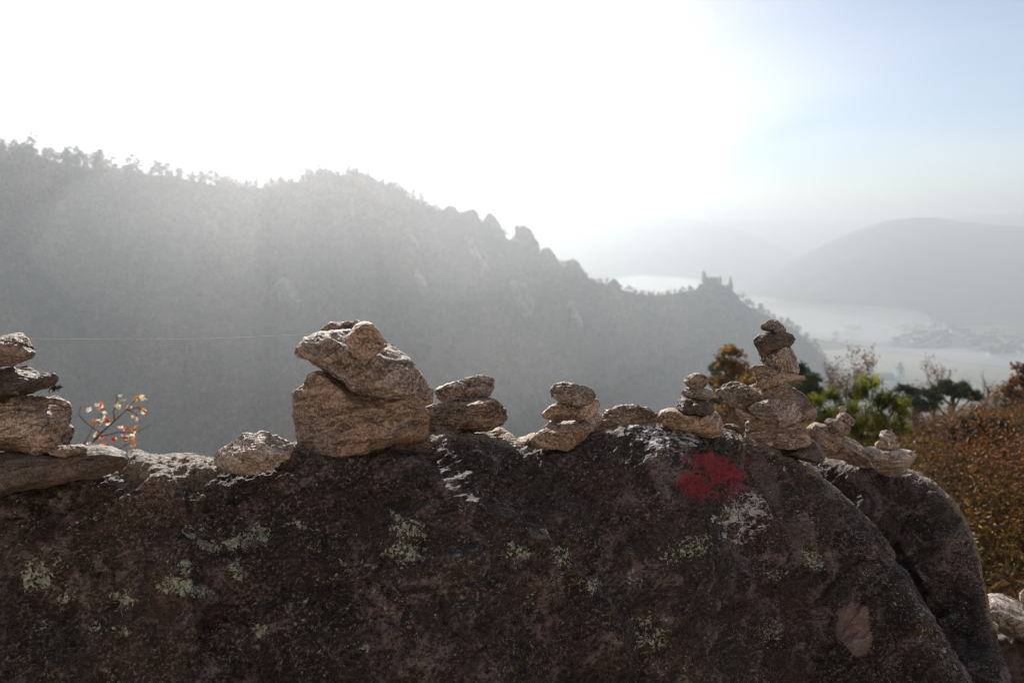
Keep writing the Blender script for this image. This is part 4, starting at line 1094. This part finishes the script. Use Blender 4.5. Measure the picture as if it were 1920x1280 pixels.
# skyline trees
def sky_tree(name, label, H, cr, n, leaf, cols, flat=.8, spind=False, nclump=7):
    root = empty(name, (0, 0, -500)); tag(root, label, 'tree', 'trees along the skyline of the ridge')
    w = MB(); w.tube([(0, 0, -1), (.1, 0, H * .35), (-.1, .1, H * .7), (0, 0, H * .9)], [H * .028, H * .022, H * .015, H * .006], 6)
    f = MB(); cols = np.array(cols)
    for k in range(nclump):
        a = rng.uniform(0, 6.28); rr = cr * rng.uniform(.2, .8)
        c = np.array([math.cos(a) * rr, math.sin(a) * rr, H * rng.uniform(.28, .92)])
        w.tube([(0, 0, H * rng.uniform(.3, .6)), c * (.6, .6, .9), c], [H * .012, H * .008, H * .004], 4)
        m = n // nclump
        P = c + rng.normal(size=(m, 3)) * np.array([cr * .3, cr * .3, cr * .3 * flat])
        f.leaves(P, leaf, cols[rng.integers(0, len(cols), m)] * rng.uniform(.7, 1.2, (m, 1)), .6)
    w.build('trunk', M['bark_far'], root); f.build('crown', M['canopy'], root)
    return root
G1 = [(0.035, .045, .025), (.05, .055, .03)]; G2 = [(.13, .08, .045), (.18, .10, .05)]
sk = [sky_tree('pine_tree', 'dark round-topped pine on the hazy skyline', 11, 3.4, 520, .8, G1),
      sky_tree('oak_tree', 'brown broadleaf tree on the hazy skyline', 9.5, 4.0, 420, .8, G2),
      sky_tree('pine_tree', 'gappy flat-crowned pine on the hazy skyline', 13, 3.6, 300, .8, G1, .4, nclump=5),
      sky_tree('sparse_tree', 'thin see-through tree on the hazy skyline', 12, 3.0, 90, .6, G2, nclump=6)]
uk = [False] * 4
row0 = len(bk)
RV = HV.reshape(nuH, nvH, 3)[:, row0]
rpx_, _, rd_ = proj(RV)
def put(k, px, s, dz=0):
    i = int(np.argmin(np.abs(T[:, 0] - px)))
    o = sk[k] if not uk[k] else copy_tree(sk[k]); uk[k] = True
    o.location = RV[i] + (rng.normal() * .5, rng.normal() * 5, -.8 + dz); o.rotation_euler = (0, 0, rng.uniform(0, 6.28)); o.scale = (s, s, s * rng.uniform(.85, 1.15))
x = -60.0
while x < 800:
    near = 1.0
    k = [0, 1, 2, 3][int(rng.choice(4, p=[.34, .26, .22, .18]))]
    s = rng.uniform(.35, 1.0) if rng.uniform() < .8 else rng.uniform(.9, 1.2)
    if 400 < x < 620 and rng.uniform() < .5: k = 3 if rng.uniform() < .5 else 0; s *= .85
    if 620 < x < 720: s *= .65
    put(k, x, s); x += rng.uniform(3, 10)
for p in (571,): put(3, p, 1.3); put(0, p, .6)
for p in list(range(1110, 1320, 9)): put(int(rng.integers(0, 2)), p + rng.uniform(-3, 3), rng.uniform(.4, .75))
for p in list(range(1385, 1600, 7)): put(int(rng.integers(0, 2)), p + rng.uniform(-3, 3), rng.uniform(.55, 1.1))
put(2, 1392, 1.2)
for p in (795, 812, 832, 858, 902, 945, 962, 1012, 1050, 1098): put(int(rng.integers(0, 2)), p, rng.uniform(.35, .6))

# rock pinnacles
g = 'rock pinnacles on the ridge'
PIN = [([(820, 412), (828, 398), (838, 389), (846, 386), (853, 389), (856, 400), (862, 412), (862, 440), (820, 440)], 548, 'small rounded crag, leftmost on the ridge beside the last trees'),
       ([(862, 430), (866, 405), (874, 397), (884, 393), (892, 396), (897, 408), (902, 425), (900, 460), (862, 460)], 560, 'dome-shaped pinnacle second from the left on the ridge'),
       ([(900, 440), (908, 412), (915, 400), (922, 401), (930, 412), (936, 422), (942, 440), (940, 480), (900, 480)], 572, 'blocky pinnacle third from the left on the ridge'),
       ([(962, 470), (965, 440), (967, 421), (973, 426), (982, 424), (993, 432), (1002, 448), (1010, 462), (1014, 490), (985, 510), (962, 500)], 588, 'tallest twin-pointed pinnacle in the middle of the ridge'),
       ([(1010, 500), (1016, 468), (1030, 466), (1038, 478), (1048, 492), (1052, 520), (1012, 530)], 612, 'square-topped crag right of the tallest pinnacle'),
       ([(1060, 515), (1064, 491), (1075, 487), (1084, 494), (1096, 512), (1108, 528), (1100, 550), (1062, 545)], 645, 'sloping crag halfway down the ridge'),
       ([(1138, 545), (1142, 530), (1150, 523), (1158, 527), (1162, 540), (1160, 560), (1138, 562)], 700, 'lone small round crag near the low end of the ridge')]
for i, (poly, dd_, lab) in enumerate(PIN):
    stone(poly, dd_, 'crag_dark', lab, g, name='rock_pinnacle', cat='rock pinnacle', thick=dd_ * (max(p[0] for p in poly) - min(p[0] for p in poly)) / F * .45, level=5,
          sang=70, strata=.9, p=2.6, cuts=4, rough=1.25, seed=300 + i)
# pale cliffs on the face
def face_depth(px, py):
    m = np.hypot(hpx - px, hpy - py) < 9
    m &= aw >= 0
    return float(hd[m].min()) if m.any() else 450.0
for i, (poly, lab) in enumerate([
        ([(515, 535), (530, 520), (548, 530), (560, 555), (572, 585), (560, 590), (540, 570), (525, 560)], 'pale rock face low on the hillside, left of the middle'),
        ([(775, 515), (783, 505), (792, 515), (800, 535), (795, 548), (782, 535)], 'small pale rock face in the middle of the hillside'),
        ([(955, 530), (965, 525), (975, 550), (990, 580), (998, 600), (985, 600), (968, 570)], 'narrow slanting rock rib below the tallest pinnacle'),
        ([(975, 535), (985, 530), (1000, 565), (1000, 590), (990, 575)], 'thin rock rib just right of the slanting one'),
        ([(1060, 570), (1070, 560), (1085, 590), (1095, 615), (1082, 612)], 'slanting rock rib below the sloping crag'),
        ([(375, 400), (388, 395), (402, 415), (415, 440), (420, 460), (405, 450), (385, 425)], 'faint pale rock face high on the left of the hillside'),
        ([(755, 430), (768, 428), (780, 450), (790, 470), (775, 465)], 'faint rock face under the right end of the skyline trees'),
        ([(870, 440), (885, 445), (900, 480), (915, 510), (905, 515), (885, 480)], 'faint rock rib under the dome-shaped pinnacle')]):
    cx = np.mean([p[0] for p in poly]); cy = np.mean([p[1] for p in poly]); fd = face_depth(cx, cy)
    stone(poly, fd - 2, 'crag', lab, 'pale rock faces on the hillside', name='cliff', cat='cliff', thick=8.0, level=5, sang=60, strata=1.2, cuts=5, seed=340 + i)

# ------------------------------------------------------------------ castle ruin on its crag
DCs = 885.0
stone([(1290, 575), (1300, 548), (1310, 534), (1318, 528), (1342, 529), (1352, 536), (1368, 540), (1377, 550), (1384, 560), (1395, 585), (1380, 610), (1300, 600)], DCs, 'crag_dark',
      'steep crag carrying the castle ruin', None, name='castle_crag', cat='crag', thick=18, level=6, sang=70, strata=1, p=2.5, cuts=3, rough=.7)
cb = W(1340, 528, DCs); castle = empty('castle_ruin', cb); tag(castle, 'ruined hilltop castle with broken towers on the crag', 'castle')
def cpart(name, px0, px1, ptop, pbot, thick_m, dd=0, jag=None):
    """a masonry wall piece between photo columns, with a jagged broken top"""
    n = 9 if jag else 2
    xs = np.linspace(px0, px1, n); V = []; Fc = []
    top = np.full(n, float(ptop)) + (np.array(jag) if jag else 0)
    for k in range(n):
        a = W(xs[k], top[k], DCs + dd) - cb; b = W(xs[k], pbot, DCs + dd) - cb; b[1] = a[1]
        for q in (-thick_m / 2, thick_m / 2):
            V += [a + (0, q, 0), b + (0, q, 0)]
    for k in range(n - 1):
        i = k * 4; j = i + 4
        Fc += [(i, i + 1, j + 1, j), (i + 2, j + 2, j + 3, i + 3), (i, j, j + 2, i + 2), (i + 1, i + 3, j + 3, j + 1)]
    Fc += [(0, 2, 3, 1), (n * 4 - 4, n * 4 - 3, n * 4 - 1, n * 4 - 2)]
    return mk(name, np.array(V), np.array(Fc), M['masonry'], castle, smooth=False)
cpart('tower', 1317, 1324, 509, 530, 5, 0, [4, 1, -1, -2, 0, 2, 3, 5, 8])
cpart('keep_wall', 1323, 1345, 519, 534, 9, 2, [0, .5, 0, .4, 0, .5, .2, .6, 1])
cpart('curtain_wall', 1344, 1350, 528, 538, 6, 1, [0, 1, 2, 1, 2, 1, 0, -1, 0])
cpart('tower', 1348.5, 1352.5, 517, 536, 4, 0, [1.5, .5, 0, 1, 0, 2, 1, 3, 5])
cpart('curtain_wall', 1352, 1367, 533, 542, 5, 1, [0, 1, 0, 1.5, 1, 2, 1, 2, 0])
cpart('tower', 1366, 1373, 524, 545, 5, 0, [9, 6, 1, -5, -7, -2, 2, 7, 12])

# ------------------------------------------------------------------ valley, river, far hills
ZV = -272.0
Lg = 6300
xs = np.linspace(-Lg, Lg, 120); X, Y = np.meshgrid(xs, xs, indexing='ij')
VV = np.stack([X.ravel(), Y.ravel(), np.full(X.size, ZV)], 1); VV[:, 2] += 2 * fbm(VV * .001, 3)
o = mk('valley_floor', VV, gridF(120, 120), M['fields']); tag(o, 'flat valley floor with fields in the haze', None, kind='structure')
# river: sweeps from behind the ruin down to the right foreground
cen = [(-200, 5200, 170), (300, 3900, 170), (520, 3000, 165), (640, 2300, 160), (800, 1750, 155), (1050, 1350, 150), (1500, 1050, 150), (2300, 800, 150), (4000, 500, 150)]
cen = np.array(cen, float); s = np.linspace(0, len(cen) - 1, 120)
cx = np.interp(s, range(len(cen)), cen[:, 0]); cy = np.interp(s, range(len(cen)), cen[:, 1]); wd = np.interp(s, range(len(cen)), cen[:, 2])
kk_ = np.hanning(15)[1:-1]; kk_ /= kk_.sum()
cx = np.convolve(np.pad(cx, 6, mode='edge'), kk_, 'valid'); cy = np.convolve(np.pad(cy, 6, mode='edge'), kk_, 'valid')
tx, ty = np.gradient(cx), np.gradient(cy); l_ = np.hypot(tx, ty); nx_, ny_ = -ty / l_, tx / l_
RVv = []
for q in (-1, -.5, 0, .5, 1): RVv.append(np.stack([cx + nx_ * wd * q, cy + ny_ * wd * q, np.full(len(cx), ZV + 2.6)], 1))
o = mk('river', np.stack(RVv, 1).reshape(-1, 3), gridF(len(cx), 5), M['water']); tag(o, 'wide river bending through the hazy valley', None, kind='structure')

def far_hill(label, tab, depth_back, seed, amp=18, name='distant_hill', base=ZV - 3, front=700.0):
    T2 = interp_table(tab, 260); C2 = W(T2[:, 0], T2[:, 1], T2[:, 2])
    tw2 = -C2.copy(); tw2[:, 2] = 0; tw2 /= np.linalg.norm(tw2, axis=1)[:, None]
    rows = []; t = np.linspace(-1, 1, 60)
    for q in t:
        if q < 0: off = tw2 * (q * depth_back); zz = C2[:, 2] + (base - C2[:, 2]) * sstep(0, 1, -q)
        else: off = tw2 * (q * front); zz = C2[:, 2] + (base - C2[:, 2]) * (q ** 1.15 * .6 + .4 * sstep(0, 1, q))
        P = C2 + off; P[:, 2] = zz; rows.append(P)
    V = np.stack(rows, 1).reshape(-1, 3); env = np.tile(np.sin(np.pi * (t + 1) / 2) * (1 - .85 * np.exp(-(t / .06) ** 2)), 260)
    V[:, 2] += amp * fbm(V * .0035 + seed, 4, .55, True) * env
    V[:, 2] += 7.0 * fbm(V * np.array([.02, .02, .02]) + seed, 4, .6) * (env > .02)
    o = mk(name, V, gridF(260, 60)[:, ::-1], M['far_hill']); tag(o, label, None, kind='structure')
far_hill('nearer rounded wooded hill at the right across the river', [(1290, 640, 2500), (1380, 575, 2500), (1450, 520, 2500), (1500, 484, 2480), (1560, 455, 2450), (1620, 430, 2430), (1660, 415, 2420), (1700, 411, 2400), (1740, 409, 2400),
          (1780, 414, 2400), (1850, 421, 2400), (1920, 428, 2400), (2100, 440, 2400), (2500, 480, 2400)], 900, 3, 20, front=760)
far_hill('pale farther hill behind the right one', [(1500, 520, 3900), (1650, 450, 3900), (1760, 412, 3900), (1840, 404, 3900), (1920, 402, 3900), (2100, 400, 3900), (2600, 420, 3900)], 900, 8)
far_hill('long pale blue hill beyond the ridge', [(700, 470, 4000), (850, 440, 4000), (960, 416, 4000), (1050, 406, 4000), (1130, 403, 4000), (1220, 405, 4000), (1300, 413, 4000), (1380, 430, 3950), (1440, 455, 3900),
          (1500, 485, 3850), (1560, 520, 3800), (1640, 570, 3800)], 900, 12, front=900)
far_hill('faintest hill on the horizon', [(900, 440, 5200), (1100, 422, 5200), (1280, 414, 5200), (1420, 413, 5200), (1560, 416, 5200), (1640, 418, 5200), (1800, 425, 5200), (2200, 440, 5200)], 600, 15, front=600)

# village houses
def house(wallmat, label, Lx=14, Ly=9, Hh=6):
    root = empty('house', (0, 0, -600)); tag(root, label, 'house', 'houses of the hazy village')
    w = MB(); w.box((0, 0, Hh / 2), (Lx, Ly, Hh)); w.build('wall', M[wallmat], root)
    r = MB(); a, b = Lx / 2 + .6, Ly / 2 + .8
    r.add([(-a, -b, Hh + .02), (a, -b, Hh + .02), (a, b, Hh + .02), (-a, b, Hh + .02), (-a, 0, Hh + 4.5), (a, 0, Hh + 4.5)], [(0, 1, 5, 4), (2, 3, 4, 5)])
    r.add([(-a, -b, Hh + .02), (-a, b, Hh + .02), (-a, 0, Hh + 4.5), (a, -b, Hh + .02), (a, b, Hh + .02), (a, 0, Hh + 4.5)], np.array([(0, 2, 1), (3, 4, 5)]))
    r.build('roof', M['rooftile'], root)
    return root
hp = [house('plaster', 'white house with a red roof in the hazy village across the river'), house('plaster', 'long pale building in the hazy village across the river', 24, 10, 8)]
uh = [False, False]
for i in range(130):
    t = rng.uniform(0, 1) ** .8
    px = 1560 + 420 * t + rng.normal() * 18; py = 598 + 66 * t + rng.normal() * 13
    if px < 1540: continue
    e = math.atan2(py - 640, F) + TILT
    yy = -(ZV + 1) / math.tan(e) if e > .05 else 0
    if yy < 1200 or yy > 2300: continue
    xx = (px - 960) / F * (yy * CT - (ZV + 1) * ST)
    k = int(rng.uniform() < .2)
    o = hp[k] if not uh[k] else copy_tree(hp[k]); uh[k] = True
    o.location = (xx, yy, ZV + .5); o.rotation_euler = (0, 0, rng.normal() * .5 + .4); sc_ = rng.uniform(.9, 1.8); o.scale = (sc_,) * 3

# church with a baroque tower below the ruin
DCh = 1110.0
tb = W(1683, 730, DCh); zb = -272.0
church = empty('church', (tb[0], tb[1], zb)); tag(church, 'church with a tall pale blue tower in the haze beyond the bushes', 'church')
topz = W(1683, 674, DCh)[2]; Ht = topz - zb
w = MB(); ww = 11.5
w.box((0, 0, Ht * .30), (ww, ww, Ht * .60)); w.box((0, 0, Ht * .605), (ww + 1.5, ww + 1.5, 1.0)); w.box((0, 0, Ht * .68), (ww * .86, ww * .86, Ht * .14))
tower = w.build('tower', M['plaster_blue'], church)
w = MB()
prof = [(Ht * .75, 6.2), (Ht * .79, 6.0), (Ht * .83, 4.4), (Ht * .86, 2.8), (Ht * .88, 2.6), (Ht * .90, 3.1), (Ht * .93, 2.0), (Ht * .96, .7), (Ht * 1.0, .15)]
w.tube([(0, 0, z_) for z_, _ in prof], [r_ for _, r_ in prof], 12)
w.build('dome', M['slate'], church, smooth=True)
w = MB()
for k in range(4):
    a = k * math.pi / 2
    w.box((math.cos(a) * ww * .435, math.sin(a) * ww * .435, Ht * .68), (.6 if k % 2 == 0 else 2.4, 2.4 if k % 2 == 0 else .6, Ht * .09))
w.build('belfry_opening', M['slate'], church)
w = MB(); w.box((-30, 4, 11), (44, 15, 22)); w.build('nave', M['plaster'], church)
w = MB()
w.add([(-52.5, -4.5, 22.05), (-7.5, -4.5, 22.05), (-7.5, 12.5, 22.05), (-52.5, 12.5, 22.05), (-52.5, 4, 33), (-7.5, 4, 33)], [(0, 1, 5, 4), (2, 3, 4, 5)])
w.add([(-52.5, -4.5, 22.05), (-52.5, 12.5, 22.05), (-52.5, 4, 33), (-7.5, -4.5, 22.05), (-7.5, 12.5, 22.05), (-7.5, 4, 33)], np.array([(0, 2, 1), (3, 4, 5)]))
w.build('roof', M['slate'], church)

# ------------------------------------------------------------------ air
def closed_box(name, x0, x1, y0, y1, z0, z1, mat):
    V = np.array([(x, y, z) for z in (z0, z1) for y in (y0, y1) for x in (x0, x1)], float)
    Fc = np.array([(0, 2, 3, 1), (4, 5, 7, 6), (0, 1, 5, 4), (2, 6, 7, 3), (0, 4, 6, 2), (1, 3, 7, 5)])
    return mk(name, V, Fc, mat, smooth=False)
HAZE_D = 0.00068
haze = closed_box('haze', -6400, 6400, -6400, 6400, -282, 84, volume_mat('haze_air', HAZE_D, (0.50, 0.552, 0.60), 0.46))
tag(haze, 'thin morning haze filling the valley air', None, kind='stuff')
# low fog banks over the river
def fog(px, py, d, rx, ry, rz, dens, label, seed):
    D_i, F_i = ico(5); c = W(px, py, d)
    V = D_i * np.array([rx, ry, rz]); n = fbm(D_i * 1.6 + seed, 4)
    V = V * (1 + .30 * n)[:, None]
    P = V + c; P[:, 2] = np.maximum(P[:, 2], ZV - 4 )
    o = mk('fog_bank', P, F_i, volume_mat('fog_air', dens, (0.97, 0.98, 1.0), .5), loc=c)
    tag(o, label, None, kind='stuff')
fog(1235, 536, 2300, 200, 300, 26, .006, 'small bright cloud lying in the valley behind the ridge', 3)
fog(1500, 590, 2000, 330, 420, 40, .0045, 'bright fog bank on the river right of the ruin', 9)
fog(1740, 690, 1350, 330, 170, 30, .0050, 'bright low fog behind the church tower', 21)

fog(680, 500, 350, 165, 70, 95, .0006, 'faint added mist in front of the ridge, standing in for sun glow', 33)  # mist volumes added to give the hillside its sun glow
fog(420, 390, 420, 290, 70, 60, .00055, 'thin added mist along the skyline, standing in for sun glow', 37)
# ------------------------------------------------------------------ sky and sun
w = bpy.data.worlds.new('World'); sc.world = w; w.use_nodes = True
nt = w.node_tree; nt.nodes.clear()
out = nt.nodes.new('ShaderNodeOutputWorld'); bg = nt.nodes.new('ShaderNodeBackground')
sky = nt.nodes.new('ShaderNodeTexSky'); sky.sky_type = 'NISHITA'; sky.sun_disc = False
sky.sun_elevation = SUN_EL; sky.sun_rotation = SUN_AZ; sky.altitude = 300; sky.air_density = 0.9; sky.dust_density = 1.0; sky.ozone_density = 2.4
bg.inputs['Strength'].default_value = 0.065
# thin high cloud
tc = nt.nodes.new('ShaderNodeTexCoord'); mp = nt.nodes.new('ShaderNodeMapping'); mp.inputs['Scale'].default_value = (1.2, 1.2, 3.2); mp.inputs['Location'].default_value = (.4, .2, 0)
nt.links.new(tc.outputs['Generated'], mp.inputs[0])
nz = nt.nodes.new('ShaderNodeTexNoise'); nz.inputs['Scale'].default_value = 1.1; nz.inputs['Detail'].default_value = 4; nz.inputs['Roughness'].default_value = .5; nz.inputs['Distortion'].default_value = .6
nt.links.new(mp.outputs[0], nz.inputs['Vector'])
mr = nt.nodes.new('ShaderNodeMapRange'); mr.inputs['From Min'].default_value = .28; mr.inputs['From Max'].default_value = .60; mr.inputs['To Max'].default_value = .92; mr.interpolation_type = 'SMOOTHSTEP'
nt.links.new(nz.outputs['Fac'], mr.inputs['Value'])
dp = nt.nodes.new('ShaderNodeVectorMath'); dp.operation = 'DOT_PRODUCT'
dp.inputs[1].default_value = Vector((0.52, 0.79, 0.36)).normalized()
nt.links.new(tc.outputs['Generated'], dp.inputs[0])
open_ = nt.nodes.new('ShaderNodeMapRange'); open_.inputs['From Min'].default_value = .89; open_.inputs['From Max'].default_value = 1.0
open_.inputs['To Min'].default_value = 1.0; open_.inputs['To Max'].default_value = 0.22
nt.links.new(dp.outputs['Value'], open_.inputs['Value'])
mrm = nt.nodes.new('ShaderNodeMath'); mrm.operation = 'MULTIPLY'; nt.links.new(mr.outputs[0], mrm.inputs[0]); nt.links.new(open_.outputs[0], mrm.inputs[1])
lum = nt.nodes.new('ShaderNodeRGBToBW'); nt.links.new(sky.outputs[0], lum.inputs[0])
gain = nt.nodes.new('ShaderNodeMath'); gain.operation = 'MULTIPLY'; gain.inputs[1].default_value = 1.5; nt.links.new(lum.outputs[0], gain.inputs[0])
add = nt.nodes.new('ShaderNodeMath'); add.operation = 'ADD'; add.inputs[1].default_value = 2.2; nt.links.new(gain.outputs[0], add.inputs[0])
cmb = nt.nodes.new('ShaderNodeCombineColor')
for i in range(3):
    tn = nt.nodes.new('ShaderNodeMath'); tn.operation = 'MULTIPLY'; tn.inputs[1].default_value = (1.0, .97, .975)[i]
    nt.links.new(add.outputs[0], tn.inputs[0]); nt.links.new(tn.outputs[0], cmb.inputs[i])
mx = nt.nodes.new('ShaderNodeMix'); mx.data_type = 'RGBA'
nt.links.new(mrm.outputs[0], mx.inputs[0]); nt.links.new(sky.outputs[0], mx.inputs[6]); nt.links.new(cmb.outputs[0], mx.inputs[7])
nt.links.new(mx.outputs[2], bg.inputs['Color']); nt.links.new(bg.outputs[0], out.inputs['Surface'])

sd = bpy.data.lights.new('sun', 'SUN'); sd.energy = 5.0; sd.angle = R(0.5); sd.color = (1.0, 0.93, 0.84)
so = bpy.data.objects.new('sun', sd); COL.objects.link(so)
dirv = Vector((math.sin(SUN_AZ) * math.cos(SUN_EL), math.cos(SUN_AZ) * math.cos(SUN_EL), math.sin(SUN_EL)))
so.rotation_euler = dirv.to_track_quat('Z', 'Y').to_euler()

cam = bpy.data.cameras.new('camera'); cam.lens = 24; cam.sensor_width = 36; cam.clip_start = .02; cam.clip_end = 20000
cam.dof.use_dof = True; cam.dof.focus_distance = 1.27; cam.dof.aperture_fstop = 4.5
co = bpy.data.objects.new('camera', cam); COL.objects.link(co); co.rotation_euler = (math.pi / 2 - TILT, 0, 0)
sc.camera = co

sc.view_settings.view_transform = 'Standard'; sc.view_settings.look = 'None'
sc.view_settings.exposure = 0.9; sc.view_settings.gamma = 1
cy = sc.cycles
cy.filter_width = 1.1; cy.use_denoising = True; cy.denoiser = 'OPENIMAGEDENOISE'
cy.max_bounces = 5; cy.diffuse_bounces = 3; cy.glossy_bounces = 2; cy.transmission_bounces = 3; cy.volume_bounces = 1; cy.transparent_max_bounces = 8
cy.use_adaptive_sampling = False
cy.caustics_reflective = False; cy.caustics_refractive = False
